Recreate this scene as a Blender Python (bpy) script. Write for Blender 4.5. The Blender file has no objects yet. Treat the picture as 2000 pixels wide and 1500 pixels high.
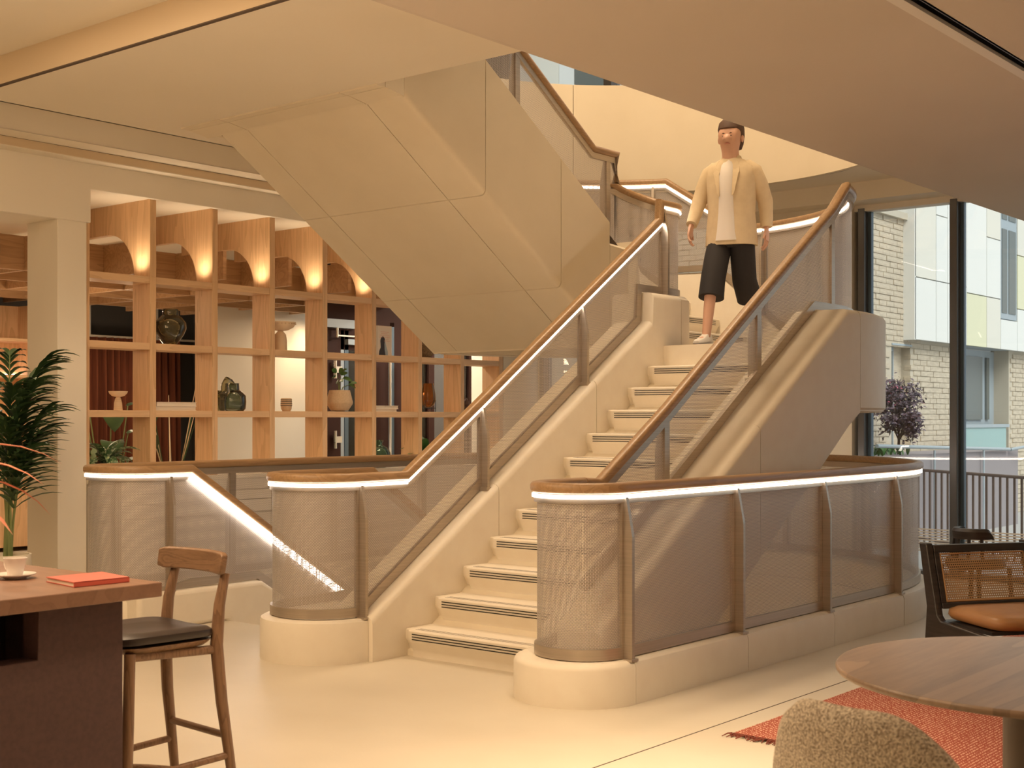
import bpy, bmesh, math, random
from mathutils import Vector, Matrix
random.seed(7)
S = bpy.context.scene
COL = S.collection
PI = math.pi
def R(d): return math.radians(d)

# ------------------------------------------------------------------ camera
YAW = 39.497
cd = bpy.data.cameras.new('camera'); cam = bpy.data.objects.new('camera', cd); COL.objects.link(cam)
cam.location = (0, 0, 1.42); cam.rotation_euler = (R(90), 0, R(YAW - 90))
cd.sensor_width = 36; cd.lens = 46.73; cd.shift_y = 67 / 2000
cd.clip_start = .05; cd.clip_end = 200
cd.dof.use_dof = True; cd.dof.focus_distance = 8.2; cd.dof.aperture_fstop = 8
S.camera = cam
# ------------------------------------------------------------------ world, exposure
S.view_settings.view_transform = 'Standard'; S.view_settings.look = 'None'
S.view_settings.exposure = 0.08; S.view_settings.gamma = 1; S.view_settings.use_curve_mapping = False
S.cycles.transparent_max_bounces = 24
S.cycles.max_bounces = 10; S.cycles.diffuse_bounces = 5
S.cycles.sample_clamp_indirect = 6
W = bpy.data.worlds.new('overcast_sky'); S.world = W; W.use_nodes = True
wn = W.node_tree.nodes; wl = W.node_tree.links
bg = wn['Background']
tc = wn.new('ShaderNodeTexCoord'); sx = wn.new('ShaderNodeSeparateXYZ'); cr = wn.new('ShaderNodeValToRGB')
wl.new(tc.outputs['Generated'], sx.inputs[0]); wl.new(sx.outputs['Z'], cr.inputs[0]); wl.new(cr.outputs[0], bg.inputs[0])
cr.color_ramp.elements[0].color = (.80, .86, .90, 1); cr.color_ramp.elements[0].position = .0
cr.color_ramp.elements[1].color = (.93, .97, 1, 1); cr.color_ramp.elements[1].position = .5
bg.inputs[1].default_value = .95
# soft sun added to brighten the neighbouring house; the sky itself is overcast
sl = bpy.data.lights.new('facade_fill_sun', 'SUN'); sl.energy = 2.6; sl.angle = R(35); sl.color = (1, .98, .94)
so = bpy.data.objects.new('facade_fill_sun', sl); COL.objects.link(so); so.rotation_euler = Vector((.30, .62, -.72)).to_track_quat('-Z', 'Y').to_euler()
# ------------------------------------------------------------------ large lights (ceiling lamps of the hall and added fills)
WARM = (1, .735, .47)
def area(loc, power, sx_=.5, sy_=None, col=WARM, rot=(0, 0, 0), spread=None, name='lamp_and_fill'):
    l = bpy.data.lights.new(name, 'AREA'); l.energy = power; l.color = col
    l.shape = 'RECTANGLE'; l.size = sx_; l.size_y = sy_ or sx_
    if spread: l.spread = R(spread)
    o = bpy.data.objects.new(name, l); o.location = loc; o.rotation_euler = rot; COL.objects.link(o); return o
def spot(loc, target, power, size=70, blend=.6, rad=.06, col=WARM, name='spot_and_fill'):
    l = bpy.data.lights.new(name, 'SPOT'); l.energy = power; l.color = col; l.spot_size = R(size); l.spot_blend = blend; l.shadow_soft_size = rad
    o = bpy.data.objects.new(name, l); o.location = loc
    o.rotation_euler = (Vector(target) - Vector(loc)).to_track_quat('-Z', 'Y').to_euler(); COL.objects.link(o); return o
def point(loc, power, rad=.05, col=WARM, name='fill_point'):
    l = bpy.data.lights.new(name, 'POINT'); l.energy = power; l.color = col; l.shadow_soft_size = rad
    o = bpy.data.objects.new(name, l); o.location = loc; COL.objects.link(o); return o
# entry hall: rows of recessed lamps in the higher ceiling at the left
for x, y, p in ((1.0, 4.2, 9), (2.9, 4.3, 24), (1.0, 6.0, 8), (2.9, 5.8, 22), (3.4, 6.9, 22)):
    area((x, y, 3.735), p, .45)
# unseen fill points above the bar, added to lift the ceilings
for x, y, p in ((1.0, 2.7, 44), (1.4, 4.0, 46), (1.9, 5.4, 58)): point((x, y, 2.55), p, .16, name='ceiling_fill')
# lounge side, low ceiling
for x, y, p in ((1.5, .2, 8), (3.6, .9, 9), (6.6, .8, 7), (10.4, 2.9, 4)): area((x, y, 3.04), p, .5)
for x, y, p in ((4.4, 2.7, 20), (2.8, 2.6, 9)): area((x, y, 3.04), p, .3, spread=75)  # narrow fill added to warm the guard plinth, no fittings there
# upper floor and stair opening
for x, y, p in ((7.0, 6.0, 105), (8.6, 5.9, 105), (11.2, 8.5, 30)): area((x, y, 7.1), p, .9)
# aisle between stair and shelving, slot
for x in (5.2, 6.4, 7.6, 8.8, 10.0): spot((x, 8.62, 3.80), (x, 8.70, 0), 75, 62, 1)
# room behind the shelving, with unseen fills for lattice, curtain and back wall
for x, y, p in ((6.4, 11.2, 22), (9.4, 11.2, 12), (11.0, 12.2, 8)): area((x, y, 2.68), p, .3)
for x, y, p in ((5.0, 11.6, 10), (7.6, 12.0, 12)): point((x, y, 2.2), p, .12)
spot((11.2, 12.3, 2.9), (11.3, 12.75, 1.4), 60, 80, .7)
spot((9.6, 12.8, 2.6), (9.6, 14.6, .9), 50, 80, .8)  # fill added to bring up the curtain
area((6.5, 12.7, 2.6), 18, .4); point((9.2, 13.4, 2.0), 9, .1)  # the point is a fill added for the dark wall above the curtain
# basement
area((8.2, 6.0, -.6), 16, .6)
# entrance vestibule: unseen lights added to brighten the dark doors and chrome
area((12.4, 10.0, 3.2), 45, .5, col=(1, .90, .78)); area((10.75, 10.3, 2.66), 14, .3, col=(1, .88, .74))
area((13.3, 11.7, 3.0), 40, .5, col=(1, .95, .9), name='stone_wall_fill')  # light added to brighten the rubble stone, no fitting there
# ------------------------------------------------------------------ materials
def mat(name, col, rough=.5, metal=0, spec=.5, emit=None, estr=0, noise=None, bump=None, alpha=None):
    m = bpy.data.materials.new(name); m.use_nodes = True
    n = m.node_tree.nodes; l = m.node_tree.links; b = n['Principled BSDF']
    b.inputs['Base Color'].default_value = (*col, 1); b.inputs['Roughness'].default_value = rough
    b.inputs['Metallic'].default_value = metal; b.inputs['Specular IOR Level'].default_value = spec
    if emit: b.inputs['Emission Color'].default_value = (*emit, 1); b.inputs['Emission Strength'].default_value = estr
    if noise:   # (scale xyz, detail, amount, second colour)
        sc, det, c2 = noise[:3]
        t = n.new('ShaderNodeTexCoord'); mp = n.new('ShaderNodeMapping'); nz = n.new('ShaderNodeTexNoise'); rp = n.new('ShaderNodeValToRGB')
        mp.inputs['Scale'].default_value = sc; nz.inputs['Detail'].default_value = det; nz.inputs['Scale'].default_value = 1
        l.new(t.outputs['Object'], mp.inputs[0]); l.new(mp.outputs[0], nz.inputs['Vector']); l.new(nz.outputs['Fac'], rp.inputs[0])
        rp.color_ramp.elements[0].position = noise[3] if len(noise) > 3 else .35; rp.color_ramp.elements[1].position = noise[4] if len(noise) > 4 else .65
        rp.color_ramp.elements[0].color = (*col, 1); rp.color_ramp.elements[1].color = (*c2, 1)
        l.new(rp.outputs[0], b.inputs['Base Color'])
        if bump:
            bp = n.new('ShaderNodeBump'); bp.inputs['Strength'].default_value = bump; bp.inputs['Distance'].default_value = .01
            l.new(nz.outputs['Fac'], bp.inputs['Height']); l.new(bp.outputs[0], b.inputs['Normal'])
    return m
def wood(name, c1, c2, grain='Z', scale=1.0, rough=.45, fig=1.0):
    """straight grain with cathedral figure: distorted wave bands + stretched noise"""
    m = bpy.data.materials.new(name); m.use_nodes = True
    n = m.node_tree.nodes; l = m.node_tree.links; b = n['Principled BSDF']
    t = n.new('ShaderNodeTexCoord'); mp = n.new('ShaderNodeMapping')
    st = {'X': (.35, 4, 4), 'Y': (4, .35, 4), 'Z': (4, 4, .35)}[grain]
    mp.inputs['Scale'].default_value = [s * scale for s in st]
    l.new(t.outputs['Object'], mp.inputs[0])
    nz = n.new('ShaderNodeTexNoise'); nz.inputs['Scale'].default_value = .8; nz.inputs['Detail'].default_value = 2; nz.inputs['Distortion'].default_value = .3 * fig
    l.new(mp.outputs[0], nz.inputs['Vector'])
    mul = n.new('ShaderNodeMath'); mul.operation = 'MULTIPLY'; mul.inputs[1].default_value = 9 * fig
    l.new(nz.outputs['Fac'], mul.inputs[0])
    fr = n.new('ShaderNodeMath'); fr.operation = 'FRACT'; l.new(mul.outputs[0], fr.inputs[0])
    fine = n.new('ShaderNodeTexNoise'); fine.inputs['Scale'].default_value = 14; fine.inputs['Detail'].default_value = 3
    l.new(mp.outputs[0], fine.inputs['Vector'])
    mx = n.new('ShaderNodeMix'); mx.data_type = 'FLOAT'; mx.inputs[0].default_value = .55
    l.new(fr.outputs[0], mx.inputs[2]); l.new(fine.outputs['Fac'], mx.inputs[3])
    rp = n.new('ShaderNodeValToRGB'); rp.color_ramp.elements[0].color = (*c2, 1); rp.color_ramp.elements[1].color = (*c1, 1)
    rp.color_ramp.elements[0].position = .12; rp.color_ramp.elements[1].position = .62
    l.new(mx.outputs[0], rp.inputs[0]); l.new(rp.outputs[0], b.inputs['Base Color'])
    b.inputs['Roughness'].default_value = rough
    return m
def screen(name, col, pu, pv, wu, wv, metal=.7, rough=.42, kind='weave'):
    """woven sheet: wires over open holes, from the sheet's own UV map in metres"""
    m = bpy.data.materials.new(name); m.use_nodes = True
    n = m.node_tree.nodes; l = m.node_tree.links; b = n['Principled BSDF']; out = n['Material Output']
    uv = n.new('ShaderNodeUVMap'); uv.uv_map = 'UVMap'; sp = n.new('ShaderNodeSeparateXYZ'); l.new(uv.outputs[0], sp.inputs[0])
    def M(op, a, bb=None):
        q = n.new('ShaderNodeMath'); q.operation = op
        for i, v in enumerate((a, bb)):
            if v is None: continue
            if isinstance(v, (int, float)): q.inputs[i].default_value = v
            else: l.new(v, q.inputs[i])
        return q.outputs[0]
    fu = M('FRACT', M('DIVIDE', sp.outputs[0], pu)); fv = M('FRACT', M('DIVIDE', sp.outputs[1], pv))
    if kind == 'weave':
        hole = M('MULTIPLY', M('GREATER_THAN', fu, wu), M('GREATER_THAN', fv, wv))
        ck = M('FRACT', M('MULTIPLY', M('ADD', M('FLOOR', M('DIVIDE', sp.outputs[0], pu)), M('FLOOR', M('DIVIDE', sp.outputs[1], pv))), .5))
        over = M('MULTIPLY', M('GREATER_THAN', ck, .25), M('LESS_THAN', fu, wu))
        mx = n.new('ShaderNodeMix'); mx.data_type = 'RGBA'; l.new(over, mx.inputs[0])
        mx.inputs[6].default_value = (*[c * .8 for c in col], 1); mx.inputs[7].default_value = (*[min(1, c * 1.25) for c in col], 1)
        l.new(mx.outputs[2], b.inputs['Base Color'])
    else:  # cane: round holes in staggered rows
        row = M('FRACT', M('MULTIPLY', M('FLOOR', M('DIVIDE', sp.outputs[1], pv)), .5))
        fu2 = M('FRACT', M('ADD', M('DIVIDE', sp.outputs[0], pu), row))
        a = M('SUBTRACT', fu2, .5); c = M('SUBTRACT', fv, .5)
        hole = M('LESS_THAN', M('ADD', M('MULTIPLY', a, a), M('MULTIPLY', c, c)), wu)
        b.inputs['Base Color'].default_value = (*col, 1)
    b.inputs['Metallic'].default_value = metal; b.inputs['Roughness'].default_value = rough
    tr = n.new('ShaderNodeBsdfTransparent'); ms = n.new('ShaderNodeMixShader')
    l.new(hole, ms.inputs[0]); l.new(b.outputs[0], ms.inputs[1]); l.new(tr.outputs[0], ms.inputs[2]); l.new(ms.outputs[0], out.inputs[0])
    return m
def glass(name, tint=(1, 1, 1), rough=0, refl=1.0, body=None, bodyf=.0):
    m = bpy.data.materials.new(name); m.use_nodes = True
    n = m.node_tree.nodes; l = m.node_tree.links; out = n['Material Output']; n.remove(n['Principled BSDF'])
    tr = n.new('ShaderNodeBsdfTransparent'); tr.inputs[0].default_value = (*tint, 1)
    gl = n.new('ShaderNodeBsdfGlossy'); gl.inputs['Roughness'].default_value = rough; gl.inputs[0].default_value = (refl, refl, refl, 1)
    fr = n.new('ShaderNodeFresnel'); fr.inputs[0].default_value = 1.5
    ms = n.new('ShaderNodeMixShader'); l.new(fr.outputs[0], ms.inputs[0])
    src = tr.outputs[0]
    if body:
        df = n.new('ShaderNodeBsdfDiffuse'); df.inputs[0].default_value = (*body, 1); m2 = n.new('ShaderNodeMixShader'); m2.inputs[0].default_value = bodyf
        l.new(src, m2.inputs[1]); l.new(df.outputs[0], m2.inputs[2]); src = m2.outputs[0]
    l.new(src, ms.inputs[1]); l.new(gl.outputs[0], ms.inputs[2]); l.new(ms.outputs[0], out.inputs[0])
    return m
def emis(name, col, s):
    m = bpy.data.materials.new(name); m.use_nodes = True
    n = m.node_tree.nodes; l = m.node_tree.links; n.remove(n['Principled BSDF'])
    e = n.new('ShaderNodeEmission'); e.inputs[0].default_value = (*col, 1); e.inputs[1].default_value = s; l.new(e.outputs[0], n['Material Output'].inputs[0]); return m
M_ = {}
def mats():
    M_['plaster'] = mat('cream_plaster', (.83, .76, .63), .8, noise=((.7, .7, .7), 2, (.80, .73, .60)))
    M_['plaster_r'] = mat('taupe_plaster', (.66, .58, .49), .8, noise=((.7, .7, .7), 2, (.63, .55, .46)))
    M_['stone'] = mat('cream_cast_stone', (.82, .75, .62), .5, noise=((9, 9, 9), 6, (.79, .71, .58), .3, .7))
    M_['soffit'] = mat('cream_soffit_board', (.80, .71, .55), .7, noise=((3, 3, 3), 5, (.77, .68, .52)))
    M_['floor'] = mat('polished_cream_floor', (.66, .595, .48), .38, noise=((1.6, 1.1, 1), 7, (.61, .545, .43), .35, .68))
    M_['joint'] = mat('dark_joint', (.10, .07, .05), .8)
    M_['oak'] = wood('oak_veneer', (.72, .475, .265), (.57, .355, .185), 'Z', 1.6)
    M_['oakx'] = wood('oak_veneer_long', (.74, .495, .285), (.64, .41, .225), 'X', 1.6)
    M_['oaky'] = wood('oak_veneer_cross', (.62, .38, .20), (.48, .28, .14), 'Y', 1.6)
    M_['rail'] = wood('oiled_oak_handrail', (.41, .255, .13), (.30, .178, .086), 'X', 3, .38)
    M_['walnut'] = wood('walnut_tabletop', (.28, .19, .125), (.155, .105, .07), 'X', 1.2, .35, .7)
    M_['ash'] = wood('stained_ash', (.28, .16, .09), (.15, .08, .043), 'Z', 5, .4)
    M_['ashy'] = wood('stained_ash_rail', (.27, .155, .085), (.145, .078, .04), 'Y', 5, .4)
    M_['bartop'] = wood('brown_bar_veneer', (.25, .135, .085), (.20, .105, .062), 'Y', 2, .45, .6)
    M_['barbase'] = mat('aubergine_board', (.078, .041, .039), .75, noise=((60, 60, 60), 3, (.095, .050, .046)))
    M_['mesh'] = screen('woven_metal', (.58, .525, .49), .0082, .0082, .40, .40, .35, .48)
    M_['metal'] = mat('brushed_bronze_steel', (.50, .43, .355), .36, .75, noise=((2, 2, 160), 2, (.44, .38, .31)))
    M_['steel'] = mat('dark_steel', (.16, .14, .13), .4, .8)
    M_['bronze'] = mat('bronze_fascia', (.68, .545, .37), .4, .2)
    M_['led'] = emis('led_strip_light', (1, .88, .75), 11)
    M_['black'] = mat('black_rubber', (.012, .011, .010), .6)
    M_['white'] = mat('white_lacquer', (.82, .76, .66), .45)
    M_['brown'] = mat('rust_brown_paint', (.15, .065, .035), .7)
    M_['grey'] = mat('grey_wall', (.12, .115, .11), .8)
    M_['curtain'] = mat('rust_velvet', (.20, .055, .022), .9, noise=((40, 40, 2), 2, (.14, .038, .016)))
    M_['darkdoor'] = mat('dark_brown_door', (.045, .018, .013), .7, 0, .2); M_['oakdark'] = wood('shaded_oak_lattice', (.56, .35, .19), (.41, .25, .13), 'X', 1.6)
    M_['chrome'] = mat('chrome', (.75, .73, .70), .18, 1)
    M_['bluesteel'] = mat('blue_grey_frame', (.10, .15, .20), .4, .3)
    M_['glass'] = glass('clear_glass', (.96, .98, .97))
    M_['frame'] = mat('anodised_frame', (.16, .16, .165), .35, .6)
    M_['brick'] = mat('buff_brick', (.62, .54, .42), .9, noise=((9, 9, 30), 4, (.50, .43, .33)), bump=.4)
    M_['mortar'] = mat('buff_mortar', (.56, .50, .40), .95)
    M_['panelw'] = mat('white_cladding', (.78, .79, .76), .5); M_['panely'] = mat('pale_yellow_cladding', (.72, .71, .50), .5); M_['panelc'] = mat('cream_cladding', (.74, .72, .64), .5)
    M_['windowdark'] = mat('window_pane_dark', (.13, .145, .135), .25, 0, .4)
    M_['framegrey'] = mat('grey_window_frame', (.36, .42, .46), .4)
    M_['teal'] = mat('frosted_teal_panel', (.30, .47, .46), .3)
    M_['paving'] = mat('pale_paving', (.45, .44, .42), .8)
    M_['railbrown'] = mat('weathered_baluster', (.20, .14, .115), .5, .3)
    M_['planter'] = mat('grey_planter_wall', (.30, .27, .28), .8)
    M_['leaf'] = mat('palm_leaf', (.035, .075, .028), .38, noise=((8, 8, 8), 2, (.055, .105, .035)))
    M_['leaf2'] = mat('broad_leaf', (.06, .15, .04), .35, noise=((14, 14, 14), 2, (.10, .22, .07)))
    M_['leafv'] = mat('variegated_leaf', (.06, .13, .05), .4, noise=((45, 45, 45), 3, (.42, .50, .28), .5, .6))
    M_['leafp'] = mat('pale_green_leaf', (.40, .50, .28), .5)
    M_['leafpurple'] = mat('purple_leaf', (.075, .065, .085), .5, noise=((12, 12, 12), 2, (.16, .10, .13)))
    M_['pink'] = mat('pink_blossom', (.60, .16, .24), .6)
    M_['coral'] = mat('coral_leaf', (.80, .26, .15), .5, noise=((6, 6, 20), 2, (.72, .33, .22)))
    M_['stem'] = mat('green_stem', (.20, .24, .09), .6); M_['trunk'] = mat('brown_trunk', (.10, .07, .05), .9)
    M_['ceramic'] = mat('white_ceramic', (.84, .78, .72), .25)
    M_['clay'] = mat('buff_clay', (.64, .47, .30), .8, noise=((70, 70, 70), 3, (.58, .42, .26)))
    M_['claylight'] = mat('cream_clay', (.80, .62, .42), .75)
    M_['paper'] = mat('book_paper', (.82, .72, .58), .8); M_['cover'] = mat('cream_book_cover', (.83, .72, .60), .5); M_['pinkink'] = mat('pink_ink', (.75, .30, .20), .7)
    M_['coralcover'] = mat('coral_book_cover', (.66, .155, .115), .5); M_['coraldark'] = mat('coral_book_spine', (.62, .12, .08), .5)
    M_['smoke'] = glass('smoked_glass', (.62, .66, .58), .02, 1, (.20, .22, .19), .10)
    M_['olive'] = glass('olive_glass', (.70, .66, .48), .02, 1, (.30, .27, .18), .12)
    M_['greenglass'] = glass('green_glass', (.62, .82, .70), .02, 1, (.25, .40, .32), .10)
    M_['amber'] = glass('amber_glass', (.80, .42, .10), .02, 1, (.55, .25, .05), .22)
    M_['leather'] = mat('dark_brown_leather', (.035, .024, .02), .42)
    M_['tan'] = mat('tan_leather', (.40, .205, .08), .42, noise=((18, 18, 18), 4, (.36, .18, .07)))
    M_['blackwood'] = mat('black_stained_wood', (.022, .018, .016), .4, noise=((6, 6, 60), 3, (.04, .032, .028)))
    M_['cane'] = screen('woven_cane', (.42, .265, .125), .0122, .0125, .078, 0, 0, .55, 'cane')
    M_['canerim'] = mat('cane_rim', (.46, .27, .12), .5)
    M_['boucle'] = mat('beige_boucle', (.34, .27, .19), .95, noise=((200, 200, 200), 3, (.84, .75, .60), .36, .62), bump=1.0)
    M_['rug'] = mat('rust_rug', (.36, .075, .04), .95); M_['fringe'] = mat('rug_fringe', (.20, .05, .03), .95)
    M_['skin'] = mat('skin', (.62, .36, .25), .5); M_['hair'] = mat('brown_hair', (.10, .055, .035), .7)
    M_['jacket'] = mat('cream_jacket', (.72, .58, .38), .8, noise=((20, 20, 20), 3, (.68, .54, .35))); M_['shirt'] = mat('white_shirt', (.82, .76, .70), .8)
    M_['trousers'] = mat('black_trousers', (.018, .015, .016), .8); M_['shoe'] = mat('white_trainer', (.70, .66, .60), .6)
    M_['eye'] = mat('eye', (.06, .04, .03), .2); M_['lip'] = mat('lip', (.52, .22, .17), .5)
    M_['up'] = mat('uplight_lens', (.9, .85, .75), .4, emit=(1, .85, .65), estr=3); M_['spec'] = mat('downlight_lens', (.9, .85, .75), .4, emit=(1, .85, .65), estr=14)
    M_['film'] = mat('white_window_film', (.85, .86, .85), .6)
    M_['basket'] = mat('woven_basket', (.30, .20, .11), .9, noise=((80, 80, 160), 3, (.16, .10, .055)), bump=1)
    M_['bark'] = mat('knotted_wood', (.16, .085, .05), .7, noise=((30, 30, 30), 3, (.09, .045, .03)), bump=1)
    M_['gravel'] = mat('pale_gravel', (.68, .58, .44), .9, noise=((90, 90, 90), 2, (.45, .36, .26)), bump=1)
    M_['stonewall'] = mat('rubble_stone', (.60, .54, .45), .9, noise=((12, 12, 20), 3, (.34, .30, .25)), bump=1)
mats()
M_['bronzeped'] = mat('brown_pedestal_metal', (.10, .075, .06), .45, .4)
def rugmat():
    m = mat('rust_rug_weave', (.40, .085, .045), .95); n = m.node_tree.nodes; l = m.node_tree.links; b = n['Principled BSDF']
    t = n.new('ShaderNodeTexCoord'); sp = n.new('ShaderNodeSeparateXYZ'); l.new(t.outputs['Object'], sp.inputs[0])
    def M(op, a, v):
        q = n.new('ShaderNodeMath'); q.operation = op; l.new(a, q.inputs[0]); q.inputs[1].default_value = v; return q.outputs[0]
    fy = M('FRACT', M('MULTIPLY', sp.outputs[1], 57), 0); a = n.new('ShaderNodeTexNoise'); a.inputs['Scale'].default_value = 1
    mp = n.new('ShaderNodeMapping'); mp.inputs['Scale'].default_value = (90, 57, 1); l.new(t.outputs['Object'], mp.inputs[0]); l.new(mp.outputs[0], a.inputs['Vector'])
    ln = M('LESS_THAN', fy, .3); dash = M('GREATER_THAN', a.outputs['Fac'], .5)
    mul = n.new('ShaderNodeMath'); mul.operation = 'MULTIPLY'; l.new(ln, mul.inputs[0]); l.new(dash, mul.inputs[1])
    mx = n.new('ShaderNodeMix'); mx.data_type = 'RGBA'; l.new(mul.outputs[0], mx.inputs[0]); mx.inputs[6].default_value = (.32, .068, .038, 1); mx.inputs[7].default_value = (.64, .38, .27, 1)
    l.new(mx.outputs[2], b.inputs['Base Color']); return m
M_['rugweave'] = rugmat()
# ------------------------------------------------------------------ mesh helpers
class MB:
    def __init__(s): s.v = []; s.f = []; s.uv = None
    def add(s, vs, fs):
        k = len(s.v); s.v += [tuple(p) for p in vs]; s.f += [tuple(i + k for i in f) for f in fs]; return s
    def box(s, x0, x1, y0, y1, z0, z1):
        return s.add([(x0, y0, z0), (x1, y0, z0), (x1, y1, z0), (x0, y1, z0), (x0, y0, z1), (x1, y0, z1), (x1, y1, z1), (x0, y1, z1)],
                     [(0, 3, 2, 1), (4, 5, 6, 7), (0, 1, 5, 4), (1, 2, 6, 5), (2, 3, 7, 6), (3, 0, 4, 7)])
    def loft(s, rings, caps=True, closed=True):
        n = len(rings[0]); k = len(s.v); 
        for r in rings: s.v += [tuple(p) for p in r]
        m = n if closed else n - 1
        for i in range(len(rings) - 1):
            for j in range(m):
                a = k + i * n + j; b = k + i * n + (j + 1) % n
                s.f.append((a, b, b + n, a + n))
        if caps: s.f.append(tuple(k + j for j in reversed(range(n)))); s.f.append(tuple(k + (len(rings) - 1) * n + j for j in range(n)))
        return s
    def prism(s, poly, axis, a, b):
        """poly of 2-D points extruded along axis ('y': poly is x,z; 'z': poly is x,y; 'x': poly is y,z)"""
        def P(p, t): return {'y': (p[0], t, p[1]), 'z': (p[0], p[1], t), 'x': (t, p[0], p[1])}[axis]
        return s.loft([[P(p, a) for p in poly], [P(p, b) for p in poly]])
    def tube(s, path, r, n=8, caps=True):
        path = [Vector(p) for p in path]; rr = r if isinstance(r, (list, tuple)) else [r] * len(path)
        rings = []; ref = None
        for i, p in enumerate(path):
            t = (path[min(i + 1, len(path) - 1)] - path[max(i - 1, 0)]).normalized()
            if ref is None: ref = Vector((0, 0, 1)) if abs(t.z) < .9 else Vector((1, 0, 0))
            u = (ref - t * ref.dot(t)).normalized(); w = t.cross(u); ref = u
            rings.append([p + (u * math.cos(2 * PI * k / n) + w * math.sin(2 * PI * k / n)) * rr[i] for k in range(n)])
        return s.loft(rings, caps)
    def lathe(s, prof, c=(0, 0, 0), n=24, wob=None):
        rings = []
        for (r, z) in prof:
            rings.append([(c[0] + r * (1 + (wob(k / n, z) if wob else 0)) * math.cos(2 * PI * k / n), c[1] + r * (1 + (wob(k / n, z) if wob else 0)) * math.sin(2 * PI * k / n), c[2] + z) for k in range(n)])
        return s.loft(rings, True)
    def sweep(s, path, prof, caps=True, closed=False):
        """profile (lateral, up) carried along a 3-D path with mitred corners"""
        P = []
        for p in path:
            p = Vector(p)
            if not P or (p - P[-1]).length > 1e-5: P.append(p)
        T = [(P[i + 1] - P[i]).normalized() for i in range(len(P) - 1)]
        L = []; last = None
        for t in T:
            h = Vector((t.x, t.y, 0))
            if h.length > 1e-3: last = Vector((h.y, -h.x, 0)).normalized()     # right-hand side of travel
            L.append(last)
        for i in range(len(L)):
            if L[i] is None: L[i] = next(q for q in L if q is not None)
        rings = []
        for i, p in enumerate(P):
            a = max(i - 1, 0); b = min(i, len(T) - 1)
            nrm = T[a] + T[b]
            if nrm.length < 1e-6: nrm = T[b].copy()
            nrm.normalize(); t = T[b] if i == 0 else T[a]; lat = L[b] if i == 0 else L[a]; up = lat.cross(t)
            ring = []
            for (x, y) in prof:
                q = lat * x + up * y
                den = t.dot(nrm)
                q = q - t * (q.dot(nrm) / den if abs(den) > .2 else 0)
                ring.append(p + q)
            rings.append(ring)
        return s.loft(rings, caps)
    def build(s, name, m, parent=None, smooth=False, bevel=0, seg=2, fix=True):
        me = bpy.data.meshes.new(name); me.from_pydata(s.v, [], s.f)
        if s.uv:
            lay = me.uv_layers.new(name='UVMap')
            for lp in me.loops: lay.data[lp.index].uv = s.uv[lp.vertex_index]
        if fix:
            bm = bmesh.new(); bm.from_mesh(me); bmesh.ops.recalc_face_normals(bm, faces=bm.faces); bm.to_mesh(me); bm.free()
        return link(name, me, m, parent, smooth, bevel, seg)
def link(name, me, m, parent=None, smooth=False, bevel=0, seg=2):
    if m is not None: me.materials.append(M_[m] if isinstance(m, str) else m)
    o = bpy.data.objects.new(name, me); COL.objects.link(o)
    if smooth:
        for p in me.polygons: p.use_smooth = True
        if smooth != 'all':
            me.set_sharp_from_angle(angle=R(40))
    if bevel:
        md = o.modifiers.new('edge', 'BEVEL'); md.width = bevel; md.segments = seg; md.limit_method = 'ANGLE'; md.angle_limit = R(35)
        for p in me.polygons: p.use_smooth = True
        me.set_sharp_from_angle(angle=R(70))
    if parent: setp(o, parent)
    return o
def setp(o, parent):
    o.parent = parent
    r = parent
    if r.parent is None and not r.get('_local') : o.matrix_parent_inverse = Matrix.Translation(-Vector(r.location)) if r.type == 'EMPTY' else Matrix.Identity(4)
def thing(name, label, cat, loc=(0, 0, 0), rz=0, group=None, local=False):
    o = bpy.data.objects.new(name, None); COL.objects.link(o); o.location = loc; o.rotation_euler = (0, 0, rz); o.empty_display_size = .1
    o['label'] = label; o['category'] = cat
    if group: o['group'] = group
    if local: o['_local'] = 1
    return o
def tag(o, label, cat, group=None, kind=None):
    o['label'] = label; o['category'] = cat
    if group: o['group'] = group
    if kind: o['kind'] = kind
    return o
def struct(o, label=None, cat=None):
    o['kind'] = 'structure'
    if label: o['label'] = label
    if cat: o['category'] = cat
    return o
def sempty(name, loc, label, cat):
    o = bpy.data.objects.new(name, None); COL.objects.link(o); o.location = loc; o['kind'] = 'structure'; o['label'] = label; o['category'] = cat; return o
def dup(root, loc, rz, label, group=None):
    r = root.copy(); COL.objects.link(r); r.location = loc; r.rotation_euler = (0, 0, rz); r['label'] = label
    if group: r['group'] = group
    for ch in list(root.children):
        c = ch.copy(); COL.objects.link(c); c.parent = r
        for g in ch.children:
            d = g.copy(); COL.objects.link(d); d.parent = c
    return r
def arc(cx, cy, r, a0, a1, n):
    return [(cx + r * math.cos(R(a0 + (a1 - a0) * i / n)), cy + r * math.sin(R(a0 + (a1 - a0) * i / n))) for i in range(n + 1)]
RAILP = [(.036 * math.copysign(abs(math.cos(t)) ** .75, math.cos(t)), .029 * math.copysign(abs(math.sin(t)) ** .75, math.sin(t))) for t in [2 * PI * (k + .5) / 16 for k in range(16)]]
def rect(x0, x1, y0, y1): return [(x0, y0), (x1, y0), (x1, y1), (x0, y1)]
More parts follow.
